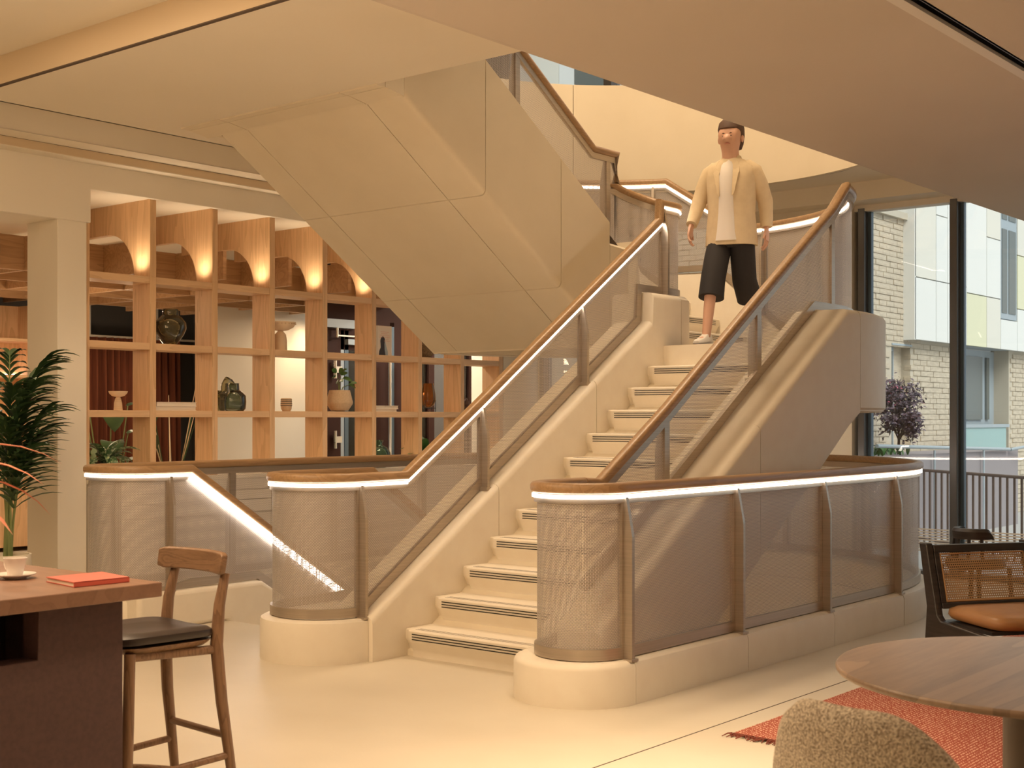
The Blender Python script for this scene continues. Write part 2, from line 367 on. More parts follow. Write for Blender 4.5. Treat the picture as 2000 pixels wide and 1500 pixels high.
# ------------------------------------------------------------------ room shell
def poly_with_hole(outer, hole, z):
    bm = bmesh.new(); es = []
    for lp in (outer, hole):
        vs = [bm.verts.new((x, y, z)) for x, y in lp]
        es += [bm.edges.new((vs[i], vs[(i + 1) % len(vs)])) for i in range(len(vs))]
    bmesh.ops.triangle_fill(bm, use_beauty=True, use_dissolve=False, edges=es)
    bm.normal_update()
    for f in bm.faces:
        if f.normal.z < 0: f.normal_flip()
    me = bpy.data.meshes.new('floor'); bm.to_mesh(me); bm.free(); return me
HOLE = [(6.33, 3.985), (8.73, 3.985)] + arc(8.73, 6.02, 2.035, -90, 90, 40)[1:] + [(5.94, 8.055), (5.94, 6.34), (6.33, 6.34)]
floor = struct(link('floor', poly_with_hole([(-3, -3), (11.75, -3), (11.75, 15.2), (-3, 15.2)], HOLE, 0), 'floor'), 'polished cream floor of the hall around the stairwell', 'floor')
for (x0, x1, y0, y1) in [(2.0, 11.5, 3.175, 3.181), (2.0, 2.006, 3.18, 9.0), (11.3, 11.306, -3, 9)]:
    MB().box(x0, x1, y0, y1, -.004, .0012).build('floor_joint', 'joint', floor)
# stairwell walls and basement floor
m = MB(); m.loft([[(x, y, z) for x, y in HOLE] for z in (-3.2, -.0005)], caps=False)
struct(m.build('wall_stairwell', 'plaster', smooth=True), 'curved cream wall of the stairwell below the floor edge', 'wall')
struct(MB().box(5, 12, 3, 9, -3.3, -3.2).build('floor_basement', 'floor'), 'cream basement floor at the foot of the stairs', 'floor')
# outer walls (out of the picture, they close the hall)
struct(MB().box(-3.2, -3, -3, 15.2, 0, 4.2).build('wall_left', 'plaster'), 'cream hall wall on the left', 'wall')
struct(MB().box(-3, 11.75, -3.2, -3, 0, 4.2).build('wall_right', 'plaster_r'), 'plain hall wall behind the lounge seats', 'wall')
# ------------------------------------------------------------------ ceilings
ZC = 3.555
# main ceiling plate left of the stair opening, with the recess slot behind it
def plate(x0, x1, y0, y1, z0, z1, name='ceiling', m='plaster'): return struct(MB().box(x0, x1, y0, y1, z0, z1).build(name, m))
VOID = [(6.0, 3.81), (8.65, 3.81)] + arc(8.65, 5.95, 2.14, -90, 90, 48)[1:] + [(6.0, 8.09)]
me = poly_with_hole([(4.51, 3.2), (11.26, 3.2), (11.26, 8.36), (4.51, 8.36)], VOID, ZC); me.name = 'ceiling'
struct(link('ceiling', me, 'plaster'), 'cream ceiling around the stair opening', 'ceiling')
me = poly_with_hole([(-3, -3), (11.75, -3), (11.75, 15.2), (-3, 15.2)], VOID, 4.11); me.name = 'floor_upper'
struct(link('floor_upper', me, 'floor'), 'upper floor around the stair opening', 'floor')
struct(MB().box(4.49, 4.51, 3.0, 8.36, ZC, 3.746).build('trim_1', 'bronze'), 'bronze fascia stepping up to the higher ceiling', 'trim')
struct(MB().box(4.486, 4.512, 3.0, 8.36, ZC - .002, ZC + .006).build('trim_2', 'joint'), 'thin dark shadow line under the bronze fascia', 'trim')
plate(-3, 4.505, 2.0, 8.36, 3.746, 3.80)
plate(-3, 11.26, 8.34, 8.36, ZC, 3.9)                       # edge of the slot
plate(-3, 11.75, 8.36, 8.90, 3.88, 3.92)
plate(-3, 11.75, 8.88, 8.90, 3.504, 3.9, 'trim_3')
plate(-3, 11.75, 8.88, 9.10, 3.50, 3.506)
struct(MB().box(-3, 11.75, 9.098, 9.13, 3.436, 3.500).build('trim_4', 'bronze'), 'bronze strip along the bulkhead over the shelving', 'trim')
struct(MB().box(-3, 11.75, 9.095, 9.13, 3.498, 3.504).build('trim_5', 'joint'), 'dark shadow line above the bronze strip', 'trim')
plate(-3, 11.75, 9.10, 9.25, 3.43, 3.445)
m = MB(); m.prism([(-3, 2.965), (5.99, 2.965), (5.99, 3.23), (11.75, 3.23), (11.75, 3.44), (-3, 3.44)], 'y', 9.25, 9.30)
struct(m.build('trim_6', 'plaster', bevel=.006), 'cream bulkhead above column and oak shelving', 'trim')
plate(-3, 5.99, 9.30, 9.75, 2.965, 3.0)
plate(5.99, 11.75, 9.28, 13.2, 3.235, 3.26)
plate(-3, 5.99, 9.75, 13.2, 3.235, 3.26)
plate(5.97, 5.99, 9.28, 9.75, 2.965, 3.24)
# low ceiling on the right with the linear slot
m = MB()
m.box(-3, 11.75, 2.165, 3.6995, 3.05, 3.10); m.box(-3, 11.75, -3, 2.065, 3.05, 3.10); m.box(-3, 11.75, 3.70, 3.72, 3.05, 4.12)
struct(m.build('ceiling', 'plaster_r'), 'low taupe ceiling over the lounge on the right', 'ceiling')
m = MB(); m.box(-3, 11.75, 2.055, 2.07, 3.05, 3.16); m.box(-3, 11.75, 2.06, 2.175, 3.15, 3.17); m.box(-3, 11.75, 2.16, 2.175, 3.09, 3.16)
struct(m.build('trim_7', 'steel'), 'dark linear slot running along the low ceiling', 'trim')
m = MB(); m.box(-3, 11.75, 2.112, 2.165, 3.046, 3.062)
struct(m.build('trim_8', 'white'), 'pale lip beside the dark ceiling slot', 'trim')
# upper level roof and walls
struct(MB().box(-3, 11.75, -3, 15.2, 7.2, 7.3).build('ceiling_upper', 'plaster'), 'ceiling of the upper floor', 'ceiling')
struct(MB().box(-3.2, -3, -3, 15.2, 4.11, 7.2).build('wall_upper_left', 'plaster'), 'upper hall wall on the left', 'wall')
struct(MB().box(-3, 11.75, -3.2, -3, 4.11, 7.2).build('wall_upper_right', 'plaster'), 'upper hall wall on the right', 'wall')
struct(MB().box(-3, 11.75, 15.2, 15.4, 4.11, 7.2).build('wall_upper_back', 'plaster'), 'upper hall wall at the back', 'wall')
# upper stair-opening fascia: curved panels with dark joints between them
fascia = sempty('trim_9', (8.65, 5.95, ZC), 'curved cream fascia around the stair opening above', 'trim')
def fpath():
    return [(6.24, 3.83), (8.65, 3.83)] + arc(8.65, 5.95, 2.12, -90, 90, 72)[1:] + [(6.24, 8.07)]
cuts = [-90, -40, 6.2, 48.5, 90]
for a, b in zip(cuts[:-1], cuts[1:]):
    pts = arc(8.65, 5.95, 2.12, a + .09, b - .09, 18)
    m = MB(); m.sweep([(x, y, 0) for x, y in pts], rect(0, .05, ZC - .005, 4.57)); m.build('fascia_panel', 'soffit', fascia, smooth=True)
for y0, y1 in ((3.78, 3.83), (8.07, 8.12)):
    for x0, x1 in ((6.24, 7.44), (7.446, 8.645)):
        MB().box(x0, x1, y0, y1, ZC - .005, 4.57).build('fascia_panel', 'soffit', fascia)
m = MB(); m.sweep([(x, y, 0) for x, y in arc(8.65, 5.95, 2.13, -90, 90, 48)], rect(.055, .07, ZC, 4.5)); m.build('joint_backing', 'joint', fascia)
# ------------------------------------------------------------------ window wall on the right (x = 11.6)
WX = 11.6
struct(MB().box(11.26, 11.75, 2.2, 9.0, 3.39, 3.60).build('trim_10', 'plaster'), 'cream bulkhead above the window head', 'trim')
w1 = sempty('window_1', (WX, 4.5, 0), 'tall glazed window wall with dark mullions beyond the stairs', 'window')
MB().box(WX - .05, WX + .1, -3, 5.42, 3.335, 3.39).build('window_head', 'white', w1)
MB().box(WX - .03, WX + .1, -3, 5.42, -.02, .05).build('window_sill', 'frame', w1)
for y in (2.25, 3.36, 4.46, 5.33):
    m = MB(); m.box(WX - .06, WX + .1, y - .032, y + .032, 0, 3.36); m.build('mullion', 'frame', w1, bevel=.004)
    m = MB(); m.box(WX + .02, WX + .07, y - .065, y + .065, 0, 3.36); m.build('glazing_bead', 'bluesteel', w1)
for y0, y1 in ((-3, 2.2), (2.32, 3.3), (3.42, 4.40), (4.52, 5.27)):
    MB().box(WX + .04, WX + .05, y0, y1, .05, 3.335).build('glass_pane', 'glass', w1)
    m = MB()
    if y0 > 0:
        for k in range(9): m.box(WX + .036, WX + .039, y0, y1, .22 + k * .024, .233 + k * .024)
        f = m.build('window_film', 'film', w1); f['kind'] = 'stuff'
struct(MB().box(WX - .1, WX + .12, 5.40, 6.62, 0, 3.6).build('wall_pier', 'plaster'), 'cream pier between the window panes behind the landing', 'wall')
w2 = sempty('window_2', (WX, 8, 0), 'window behind the upper landing of the stairs', 'window')
for y in (6.66, 7.9, 9.1): MB().box(WX - .05, WX + .1, y - .03, y + .03, 0, 3.4).build('mullion', 'frame', w2)
MB().box(WX - .05, WX + .1, 6.62, 9.13, 3.335, 3.39).build('window_head', 'white', w2)
for y0, y1 in ((6.69, 7.87), (7.93, 9.07)): MB().box(WX + .04, WX + .05, y0, y1, .02, 3.335).build('glass_pane', 'glass', w2)
w3 = sempty('window_3', (WX, 7, 4.11), 'upper floor windows seen above the curved fascia', 'window')
for y in (0, 2, 4, 5.6, 7.0, 8.2, 9.6, 11.2, 13, 15): MB().box(WX - .06, WX + .1, y - .05, y + .05, 4.11, 7.2).build('mullion', 'frame', w3)
for y0, y1 in ((-3, 4), (4, 8.2), (8.2, 11.2), (11.2, 15.2)): MB().box(WX + .04, WX + .05, y0 + .05, y1 - .05, 4.15, 7.15).build('glass_pane', 'glass', w3)
# vestibule beyond the shelving end
struct(MB().box(11.14, 11.75, 9.30, 9.36, 0, 3.24).build('wall_pier', 'plaster'), 'pale wall just right of the oak shelving', 'wall')
struct(MB().box(11.75, 13.9, 9.20, 9.30, 0, 3.3).build('wall_vestibule', 'plaster'), 'vestibule side wall by the entrance doors', 'wall')
struct(MB().box(13.9, 14.0, 9.20, 11.1, 0, 3.3).build('wall_vestibule', 'plaster'), 'vestibule end wall by the entrance doors', 'wall')
struct(MB().box(11.75, 14.0, 9.2, 11.2, 3.3, 3.35).build('ceiling_vestibule', 'plaster'), 'ceiling of the entrance vestibule', 'ceiling')
struct(MB().box(11.75, 14.0, 9.3, 11.2, -.02, 0).build('floor_vestibule', 'floor'), 'floor of the entrance vestibule', 'floor')
# ------------------------------------------------------------------ column
c = MB(); c.box(5.70, 5.955, 9.255, 9.69, 0, 2.966)
tag(c.build('column', 'plaster', bevel=.004), 'square cream column to the left of the oak shelving', 'column')['kind'] = 'structure'
# ------------------------------------------------------------------ the staircase
RI = .1645; GO = .2595; X1 = 5.70
stair = thing('staircase', 'cream cast stone staircase climbing to a curved landing and doubling back', 'staircase', (5.7, 5.0, 0))
def topline(x): return .947 + .645 * (x - 6.526)          # top of the plinth along the lower flight
def step_poly(x, z, zb, d=1, run=GO):                      # nosing at x going up in direction d
    q = [(0, z - .008), (.008, z), (run + .06, z), (run + .06, zb), (.038, zb), (.042, z - RI + .028), (.034, z - RI + .045), (.012, z - .075), (0, z - .060)]
    return [(x + d * a, b) for a, b in q]
def grips(x, z, y0, y1, parent, d=1):
    for k in range(3):
        zz = z - .022 - k * .0155
        MB().box(min(x - d * .003, x + d * .012), max(x - d * .003, x + d * .012), y0, y1, zz - .0045, zz + .0005).build('grip_strip', 'black', parent)
    m = MB()
    for k in range(3): m.box(min(x + d * (.03 + k * .02), x + d * (.034 + k * .02)), max(x + d * (.03 + k * .02), x + d * (.034 + k * .02)), y0, y1, z - .002, z + .0008)
    m.build('tread_groove', 'joint', parent)
YR, YL = 4.40, 5.55
for n in range(1, 13):
    x = X1 + GO * (n - 1); z = RI * n
    m = MB(); zb = max(0, z - RI - .02)
    m.prism(step_poly(x, z, zb), 'y', YR, YL - .055)
    m.prism([(a + .034 if i not in (2, 3) else a, b) for i, (a, b) in enumerate(step_poly(x, z, zb))], 'y', YL - .055, YL + .01)
    s = m.build('step', 'stone', stair, smooth=True); grips(x, z, YR + .07, YL - .085, s)
def sof(x): return 1.452 - .655 * (8.544 - x)              # underside of the lower flight
m = MB(); m.prism([(6.34, -.02), (8.6, 1.46), (8.75, 1.46), (8.75, 1.90), (8.55, 1.80), (5.75, .03), (5.75, -.02)], 'y', YR, YL); m.build('flight_slab', 'soffit', stair)
# string walls: blocks with rounded top edges, butted with hairline joints
def block(poly, y0, y1, name='string_wall', bev=.035):
    return MB().prism(poly, 'y', y0, y1).build(name, 'stone', stair, bevel=bev, seg=4)
def strblock(st, y0, y1, r=.045):
    """stations (x, underside z, top z) along the flight"""
    rings = []
    for x, zb, zt_ in st:
        q = [(y0, zb), (y1, zb)] + [(y1 - r + r * math.cos(a), zt_ - r + r * math.sin(a)) for a in (0, .5, 1.05, PI / 2)] + [(y0 + r - r * math.cos(a), zt_ - r + r * math.sin(a)) for a in (PI / 2, 1.05, .5, 0)]
        rings.append([(x, y, z) for y, z in q])
    return MB().loft(rings).build('string_wall', 'stone', stair, smooth=True)
def rtop(x): return 1.03 + .645 * (x - 6.655)
g = .0025
strblock([(5.55, 0, rtop(5.55)), (6.33, 0, rtop(6.33)), (7.20 - g, sof(7.2), rtop(7.2))], 3.975, YR)
strblock([(7.20 + g, sof(7.2), rtop(7.2)), (8.42, sof(8.42), 2.165), (8.597, sof(8.56), 2.165)], 3.975, YR)
# left-hand (inner) string wall
strblock([(5.457, 0, topline(5.46)), (6.33, 0, topline(6.33)), (6.60 - g, sof(6.6) + .02, topline(6.6))], YL, 5.93)
strblock([(6.60 + g, sof(6.6), topline(6.6)), (7.68 - g, sof(7.68), topline(7.68))], YL, 5.93)
strblock([(7.68 + g, sof(7.68), topline(7.68)), (8.40, sof(8.40), 2.155), (8.412, sof(8.41), 2.372), (8.80 - g, 1.46, 2.372)], YL, 5.93)
# newel: the string wall turning through 180 degrees into the upper flight
n_ = 18; rings = []
for i in range(n_ + 1):
    a = R(-90 + 180 * i / n_); zt = 2.372 + (.46 * max(0, (i / n_ - .35) / .65)); zb = 1.46 if i < 10 else 1.98
    c0 = (8.80 + g, 5.95); rings.append([(c0[0] + r * math.cos(a), c0[1] + r * math.sin(a), z) for r, z in ((.02, zb), (.40, zb), (.40, zt - .03), (.37, zt), (.02, zt))])
MB().loft(rings).build('newel_wall', 'stone', stair, smooth=True)
# rounded nose plinth at the foot of the inner string, and its block beside the way down
def nose(cx, cy, r, z, back, name):
    pts = [(cx + back, cy - r), (cx, cy - r)] + arc(cx, cy, r, -90, -270, 28)[1:] + [(cx + back, cy + r)]
    rings = []
    for dz, dr in ((0, 0), (z - .03, 0), (z - .012, .006), (z, .03)):
        k = (r - dr) / r
        rings.append([(cx + (x - cx) * (k if x < cx else 1), cy + (y - cy) * k, dz) for x, y in pts])
    return MB().loft(rings).build(name, 'stone', stair, smooth=True)
nose(5.455, 5.963, .38, .25, .0, 'nose_plinth')
block([(5.46, 0), (5.46, .25), (6.30, .25), (6.6, .06), (6.6, -.4), (5.94, -.3), (5.94, 0)], 5.99, 6.343)
# the lower landing: slab, curved string wall around it
CX, CY = 8.60, 5.95
land = MB(); pts = [(8.55, 3.98)] + arc(CX, CY, 1.96, -90, 4, 30) + [(8.55, 6.1)]
land.prism(pts, 'z', 1.47, RI * 12); land.build('landing_slab', 'stone', stair)
def ring_wall(a0, a1, zt, zb, n, name='curved_string_wall', r0=1.74, r1=1.975):
    rings = []
    for i in range(n + 1):
        a = a0 + (a1 - a0) * i / n; ca, sa = math.cos(R(a)), math.sin(R(a)); z1 = zt(a); z0 = zb(a)
        rings.append([(CX + r * ca, CY + r * sa, z) for r, z in ((r0, z0), (r1 - .03, z0), (r1, z0 + .03), (r1, z1 - .03), (r1 - .012, z1 - .01), (r1 - .035, z1), (r0 + .035, z1), (r0 + .012, z1 - .01), (r0, z1 - .03))])
    return MB().loft(rings).build(name, 'stone', stair, smooth=True)
def zt(a): return 2.165 if a < -16 else (2.735 if a > 6.7 else 2.165 + .57 * (a + 16) / 22.7)
def zbt(a): return 1.463 if a < 3 else (1.98 if a > 21 else 1.463 + .517 * (a - 3) / 18)
ring_wall(-89.97, -30, zt, zbt, 22); ring_wall(-29.8, 20, zt, zbt, 30); ring_wall(20.2, 90, zt, zbt, 22)
# three steps across the landing, then the upper landing
for k, y in enumerate((5.83, 6.06, 6.29)):
    z = RI * (13 + k); zb = RI * 11.5
    sk = .02 * (k + 0)
    def P(x, yy): return (x, yy + (x - 9.3) * .05 * k)
    xo = CX + math.sqrt(1.74 ** 2 - (y - CY) ** 2)
    m = MB(); prof = [(0, z - .008), (.008, z), (.34, z), (.34, zb), (.038, zb), (.042, z - RI + .028), (.012, z - .075), (0, z - .06)]
    m.loft([[(x, y + a + (x - 9.3) * .05 * k, b) for a, b in prof] for x in (8.95, xo - .02)])
    s = m.build('step', 'stone', stair, smooth=True)
    for q in range(3):
        zz = z - .022 - q * .0155
        MB().loft([[(x, y + a + (x - 9.3) * .05 * k, b) for a, b in rect(-.003, .012, zz - .0045, zz + .0005)] for x in (9.28, xo - .09)]).build('grip_strip', 'black', s)
up = MB(); pts = [(8.53, 7.92), (8.53, 6.2)] + [(8.9, 6.2), (9.2, 6.42)] + arc(CX, CY, 1.96, 16, 90, 24)
up.prism(pts, 'z', 1.985, RI * 15); up.build('landing_slab', 'soffit', stair)
# upper flight: string walls and soffit made of boards with open joints over a dark core
def stop_(x): return 2.785 + .645 * (8.85 - x)            # top of the near string wall
def sbot(x): return 1.98 if x > 8.55 else 1.98 + .667 * (8.55 - x)
Y0, Y1 = 6.05, 7.93; Ja, Jb = 6.40, 7.64
def hull(ringf, xa, xb): return MB().loft([ringf(xa), ringf(xb)])
cutx = [6.235, 7.05, 7.92, 8.55]
gg = .0035
for xa, xb in zip(cutx[:-1], cutx[1:]):
    xs = (xa + gg, xb - gg)
    for y0, y1 in ((Ja + gg, Jb - gg), (Jb + gg, Y1)):
        hull(lambda x: [(x, y0, sbot(x)), (x, y1, sbot(x)), (x, y1, sbot(x) + .04), (x, y0, sbot(x) + .04)], *xs).build('soffit_board', 'soffit', stair)
    def ell(x):
        b = sbot(x); rr = .045; out = [(x, Ja - gg, b + .04), (x, Ja - gg, b)]
        out += [(x, Y0 + rr - rr * math.sin(t), b + rr - rr * math.cos(t)) for t in (0, .4, .8, 1.2, PI / 2)]
        return out + [(x, Y0, stop_(x) - .02), (x, Y0 + .02, stop_(x)), (x, Y0 + .05, stop_(x)), (x, Y0 + .05, b + .04)]
    hull(ell, *xs).build('soffit_board', 'soffit', stair, smooth=True)
def ell2(x):
    b = 1.98; t = min(stop_(x), 2.80); rr = .045; return [(x, Ja, b + .04), (x, Ja, b)] + [(x, Y0 + rr - rr * math.sin(q), b + rr - rr * math.cos(q)) for q in (0, .4, .8, 1.2, PI / 2)] + [(x, Y0, t - .02), (x, Y0 + .02, t), (x, Y0 + .3, t), (x, Y0 + .3, b + .04)]
hull(ell2, 8.55 + gg, 8.86).build('soffit_board', 'soffit', stair, smooth=True)
m = MB()
m.prism([(6.0, 3.60), (6.24, 3.56), (8.55, 2.02), (8.85, 2.02), (8.85, 2.70), (6.24, 4.38), (6.0, 4.50)], 'y', 6.08, 6.36)
m.prism([(6.0, 3.60), (6.24, 3.56), (8.55, 2.02), (8.55, 2.36), (6.0, 4.02)], 'y', 6.36, 7.90)
m.build('stair_core', 'joint', stair)
m = MB(); m.prism([(6.24, 3.58), (8.55, 2.02), (8.60, 2.02), (8.60, 2.75), (8.5, 2.85), (6.24, 4.40)], 'y', 7.70, Y1); m.build('string_wall', 'soffit', stair)
# small flat return where the soffit meets the ceiling
MB().prism([(5.99, 3.545), (6.06, 3.545), (6.06, 4.3), (5.99, 4.3)], 'y', Y0, Ja - gg).build('soffit_board', 'soffit', stair)
for y0, y1 in ((Ja + gg, Jb - gg), (Jb + gg, 8.092)):
    MB().prism([(5.99, 3.545), (6.06, 3.545), (6.06, 3.60), (5.99, 3.60)], 'y', y0, y1).build('soffit_board', 'soffit', stair)
    MB().prism([(6.066, 3.545), (6.22, 3.522), (6.235, 3.515), (6.235, 3.60), (6.066, 3.60)], 'y', y0, y1).build('soffit_board', 'soffit', stair)
MB().prism([(6.066, 3.545), (6.22, 3.522), (6.235, 3.515), (6.235, 4.43), (6.066, 4.45)], 'y', Y0, Ja - gg).build('soffit_board', 'soffit', stair)
for n in range(16, 26):
    x = 8.50 - GO * (n - 16); z = RI * n
    m = MB(); m.prism(step_poly(x, z, z - RI - .03, -1), 'y', 6.30, 7.72); s = m.build('step', 'stone', stair, smooth=True); grips(x, z, 6.38, 7.64, s, -1)
# the flight that goes down
for n in range(1, 14):
    x = 5.94 + GO * (n - 1); z = -RI * n
    m = MB(); m.box(x, x + GO + .02, 6.30, 7.50, z - .2, z)
    s = m.build('step', 'stone', stair)
def dn(x): return .25 - .645 * (x - 6.26)
MB().prism([(5.20, 0), (5.20, .25), (6.24, .25), (6.26, .245), (9.0, dn(9.0)), (9.0, dn(9.0) - .8), (5.945, -.6), (5.945, 0)], 'y', 7.476, 7.75).build('string_wall', 'stone', stair, bevel=.03, seg=3)
MB().prism([(6.35, .02), (6.4, dn(6.4)), (9.0, dn(9.0)), (9.0, dn(9.0) - .8), (6.35, -.7)], 'y', 6.06, 6.343).build('string_wall', 'stone', stair, bevel=.03, seg=3)
# ------------------------------------------------------------------ balustrades: oak handrail, light strip, woven metal panels, fins
def guard(t, pts, side, posts, led=True, gap=.05, plinth_foot=True):
    """pts: (x, y, rail top z, plinth top z); side +1 = people on the right-hand side of travel; posts: indices into pts where a fin stands and panels split"""
    n = len(pts)
    top = [(p[0], p[1], p[2] - .029) for p in pts]
    MB().sweep(top, RAILP).build('handrail', 'rail', t, smooth=True)
    MB().sweep([(p[0], p[1], p[2] - .058) for p in pts], rect(-.016, .016, -.045, 0)).build('top_channel', 'metal', t, smooth=True)
    for i0, i1, h_ in (led if led is not True else [(0, n - 1, .02)]):
        a, b = (.0165, .026) if side > 0 else (-.026, -.0165)
        MB().sweep([(p[0], p[1], p[2] - .058) for p in pts[i0:i1 + 1]], rect(a, b, -.003 - h_, -.003)).build('light_strip', 'led', t)
    MB().sweep([(p[0], p[1], p[3] + .008) for p in pts], rect(-.015, .015, .0, .055)).build('bottom_rail', 'metal', t, smooth=True)
    idx = sorted(set([0] + list(posts) + [n - 1]))
    acc = [0]
    for i in range(1, n): acc.append(acc[-1] + math.hypot(pts[i][0] - pts[i - 1][0], pts[i][1] - pts[i - 1][1]))
    for a, b in zip(idx[:-1], idx[1:]):
        m = MB(); m.uv = []
        for i in range(a, b + 1):
            x, y, zt_, zb_ = pts[i]
            m.v += [(x, y, zb_ + .06), (x, y, zt_ - .095)]; m.uv += [(acc[i], zb_ + .06), (acc[i], zt_ - .095)]
            if i < b: k = 2 * (i - a); m.f.append((k, k + 2, k + 3, k + 1))
        m.build('mesh_panel', 'mesh', t, smooth='all', fix=False)
    for i in posts:
        x, y, zt_, zb_ = pts[i]
        p0 = Vector(pts[max(i - 1, 0)][:2]); p1 = Vector(pts[min(i + 1, n - 1)][:2]); d = (p1 - p0).normalized(); r = Vector((d.y, -d.x)) * side
        def Q(l, o): return (x + d.x * l + r.x * o, y + d.y * l + r.y * o)
        m = MB()
        sl = (pts[min(i + 1, n - 1)][2] - pts[max(i - 1, 0)][2]) / max(1e-4, (p1 - p0).length)
        # stile in the plane of the panel, then the fin that tapers under the rail
        m.loft([[(*Q(-.026, o), z + sl * -.026), (*Q(.026, o), z + sl * .026), (*Q(.026, o2), z + sl * .026), (*Q(-.026, o2), z + sl * -.026)] for z, o, o2 in ((zb_ + .02, -.014, .014), (zt_ - .06, -.014, .014))])
        prof = [(.012, zb_ + .005), (.065, zb_ + .005), (.065, zt_ - .27), (.028, zt_ - .075), (.012, zt_ - .062)]
        m.loft([[(*Q(l, o), z) for o, z in prof] for l in (-.011, .011)])
        m.loft([[(*Q(-.03, o), z), (*Q(.03, o), z), (*Q(.03, o2), z), (*Q(-.03, o2), z)] for z, o, o2 in ((zb_ - .004 - abs(sl) * .02, .0, .075), (zb_ + .008, .0, .075))])
        m.build('post', 'metal', t)
def seg(p, q, n):   # straight run of n pieces, first point left out
    return [tuple(p[k] + (q[k] - p[k]) * i / n for k in range(len(p))) for i in range(1, n + 1)]
# --- A: the long guard round the stairwell, starting at the right-hand nose
A = thing('balustrade', 'long woven metal balustrade curving round the stairwell, nearest the lounge', 'balustrade', (5.4, 4.0, 0))
HT = 1.10; HB = .215
P = [(5.79, 4.28, HT, .26), (5.48, 4.28, HT, HB)] + [(x, y, HT, HB) for x, y in arc(5.48, 4.04, .24, 90, 270, 24)][1:]
postsA = [len(P) - 1]
for x in (6.58, 7.66, 8.74): P.append((x, 3.80, HT, HB)); postsA.append(len(P) - 1)
arcpts = arc(8.74, 6.02, 2.22, -90, 90, 60)[1:]
for i, (x, y) in enumerate(arcpts):
    P.append((x, y, HT, HB))
    if i in (13, 27, 43, 59): postsA.append(len(P) - 1)
for x in (7.66, 6.58, 5.55): P.append((x, 8.24, HT, HB)); postsA.append(len(P) - 1)
P += [(x, y, HT, HB) for x, y in arc(5.50, 7.90, .34, 90, 270, 24)]
postsA.append(len(P) - 1)
P += [(5.68, 7.56, HT, .25)] + [(6.26, 7.56, HT - .665 * .58, .25), (7.5, 7.56, HT - .665 * 1.82, dn(7.5)), (9.0, 7.56, HT - .665 * 3.32, dn(9.0))]
postsA += [len(P) - 2]
guard(A, P, 1, postsA, [(0, len(P) - 4, .018), (len(P) - 4, len(P) - 1, .05)])
# cast stone plinth of the guard in blocks, rounded on top
def plinth(pts, o0, o1, h, parent, name='plinth_block'):
    prof = [(o0, 0), (o1, 0), (o1, h - .035), (o1 - .010, h - .010), (o1 - .035, h), (o0 + .01, h), (o0, h - .01)]
    return MB().sweep([(x, y, 0) for x, y in pts], prof).build(name, 'stone', parent, smooth=True)
r_ = .342; cxr, cyr = 5.48, 3.72 + .342
def nose2(parent):
    pts = [(cxr, cyr - r_)] + arc(cxr, cyr, r_, -90, -270, 28)[1:]
    rings = []
    for dz, dr in ((0, 0), (.185, 0), (.205, .010), (.217, .035)):
        k = (r_ - dr) / r_; rings.append([(cxr + (x - cxr) * k - .0015, cyr + (y - cyr) * k, dz) for x, y in pts])
    return MB().loft(rings).build('plinth_block', 'stone', parent, smooth=True)
nose2(A)
for a, b in ((5.482, 6.598), (6.602, 7.678), (7.682, 8.738)): plinth([(a, 3.80), (b, 3.80)], -.17, .08, .217, A)
for a, b in ((-89.9, -45.1), (-44.9, -.1), (.1, 44.9), (45.1, 89.9)): plinth(arc(8.74, 6.02, 2.22, a, b, 14), -.17, .08, .217, A)
for a, b in ((8.738, 7.662), (7.658, 6.582), (6.578, 5.502)): plinth([(a, 8.24), (b, 8.24)], -.17, .08, .217, A)
pts = arc(5.50, 7.90, .34, 90, 270, 20); plinth([(5.5, 8.24)] + pts[1:-1] + [(5.5, 7.56)], -.17, .08, .217, A)
# --- B: outer balustrade of the flight and round the landing
B = thing('balustrade', 'sloping woven metal balustrade on the right of the upward flight, wrapping the landing', 'balustrade', (5.9, 4.24, 0))
def rz(x): return 1.085 + .665 * (x - 5.93)
P = [(5.80, 4.28, HT, rtop(5.80)), (5.93, 4.27, HT - .01, rtop(5.93))]
posts = []
for x in (6.55, 7.64): P.append((x, 4.24, rz(x), rtop(x) + .005)); posts.append(len(P) - 1)
P += [(8.42, 4.235, rz(8.42), 2.165), (8.69, 4.235, rz(8.69), 2.165)]; posts.append(len(P) - 1)
P += [(8.95, 4.25, 3.125, 2.165)]
def rzl(a): return 3.125 if a < -2 else (3.60 if a > 22 else 3.125 + .475 * (a + 2) / 24)
for a in [-78 + i * 4 for i in range(42)]:
    P.append((CX + .02 + 1.73 * math.cos(R(a)), CY + .01 + 1.73 * math.sin(R(a)), rzl(a), zt(a)))
    if a in (-46, -10, 26, 62): posts.append(len(P) - 1)
P += [(8.40, 7.69, 3.60, 2.80)] + [(x, 7.69, 3.60 + .645 * (8.40 - x), 2.80 + .645 * (8.4 - x)) for x in (7.3, 6.24)]
posts.append(len(P) - 2)
guard(B, P, -1, posts, [(0, len(P) - 1, .018)])
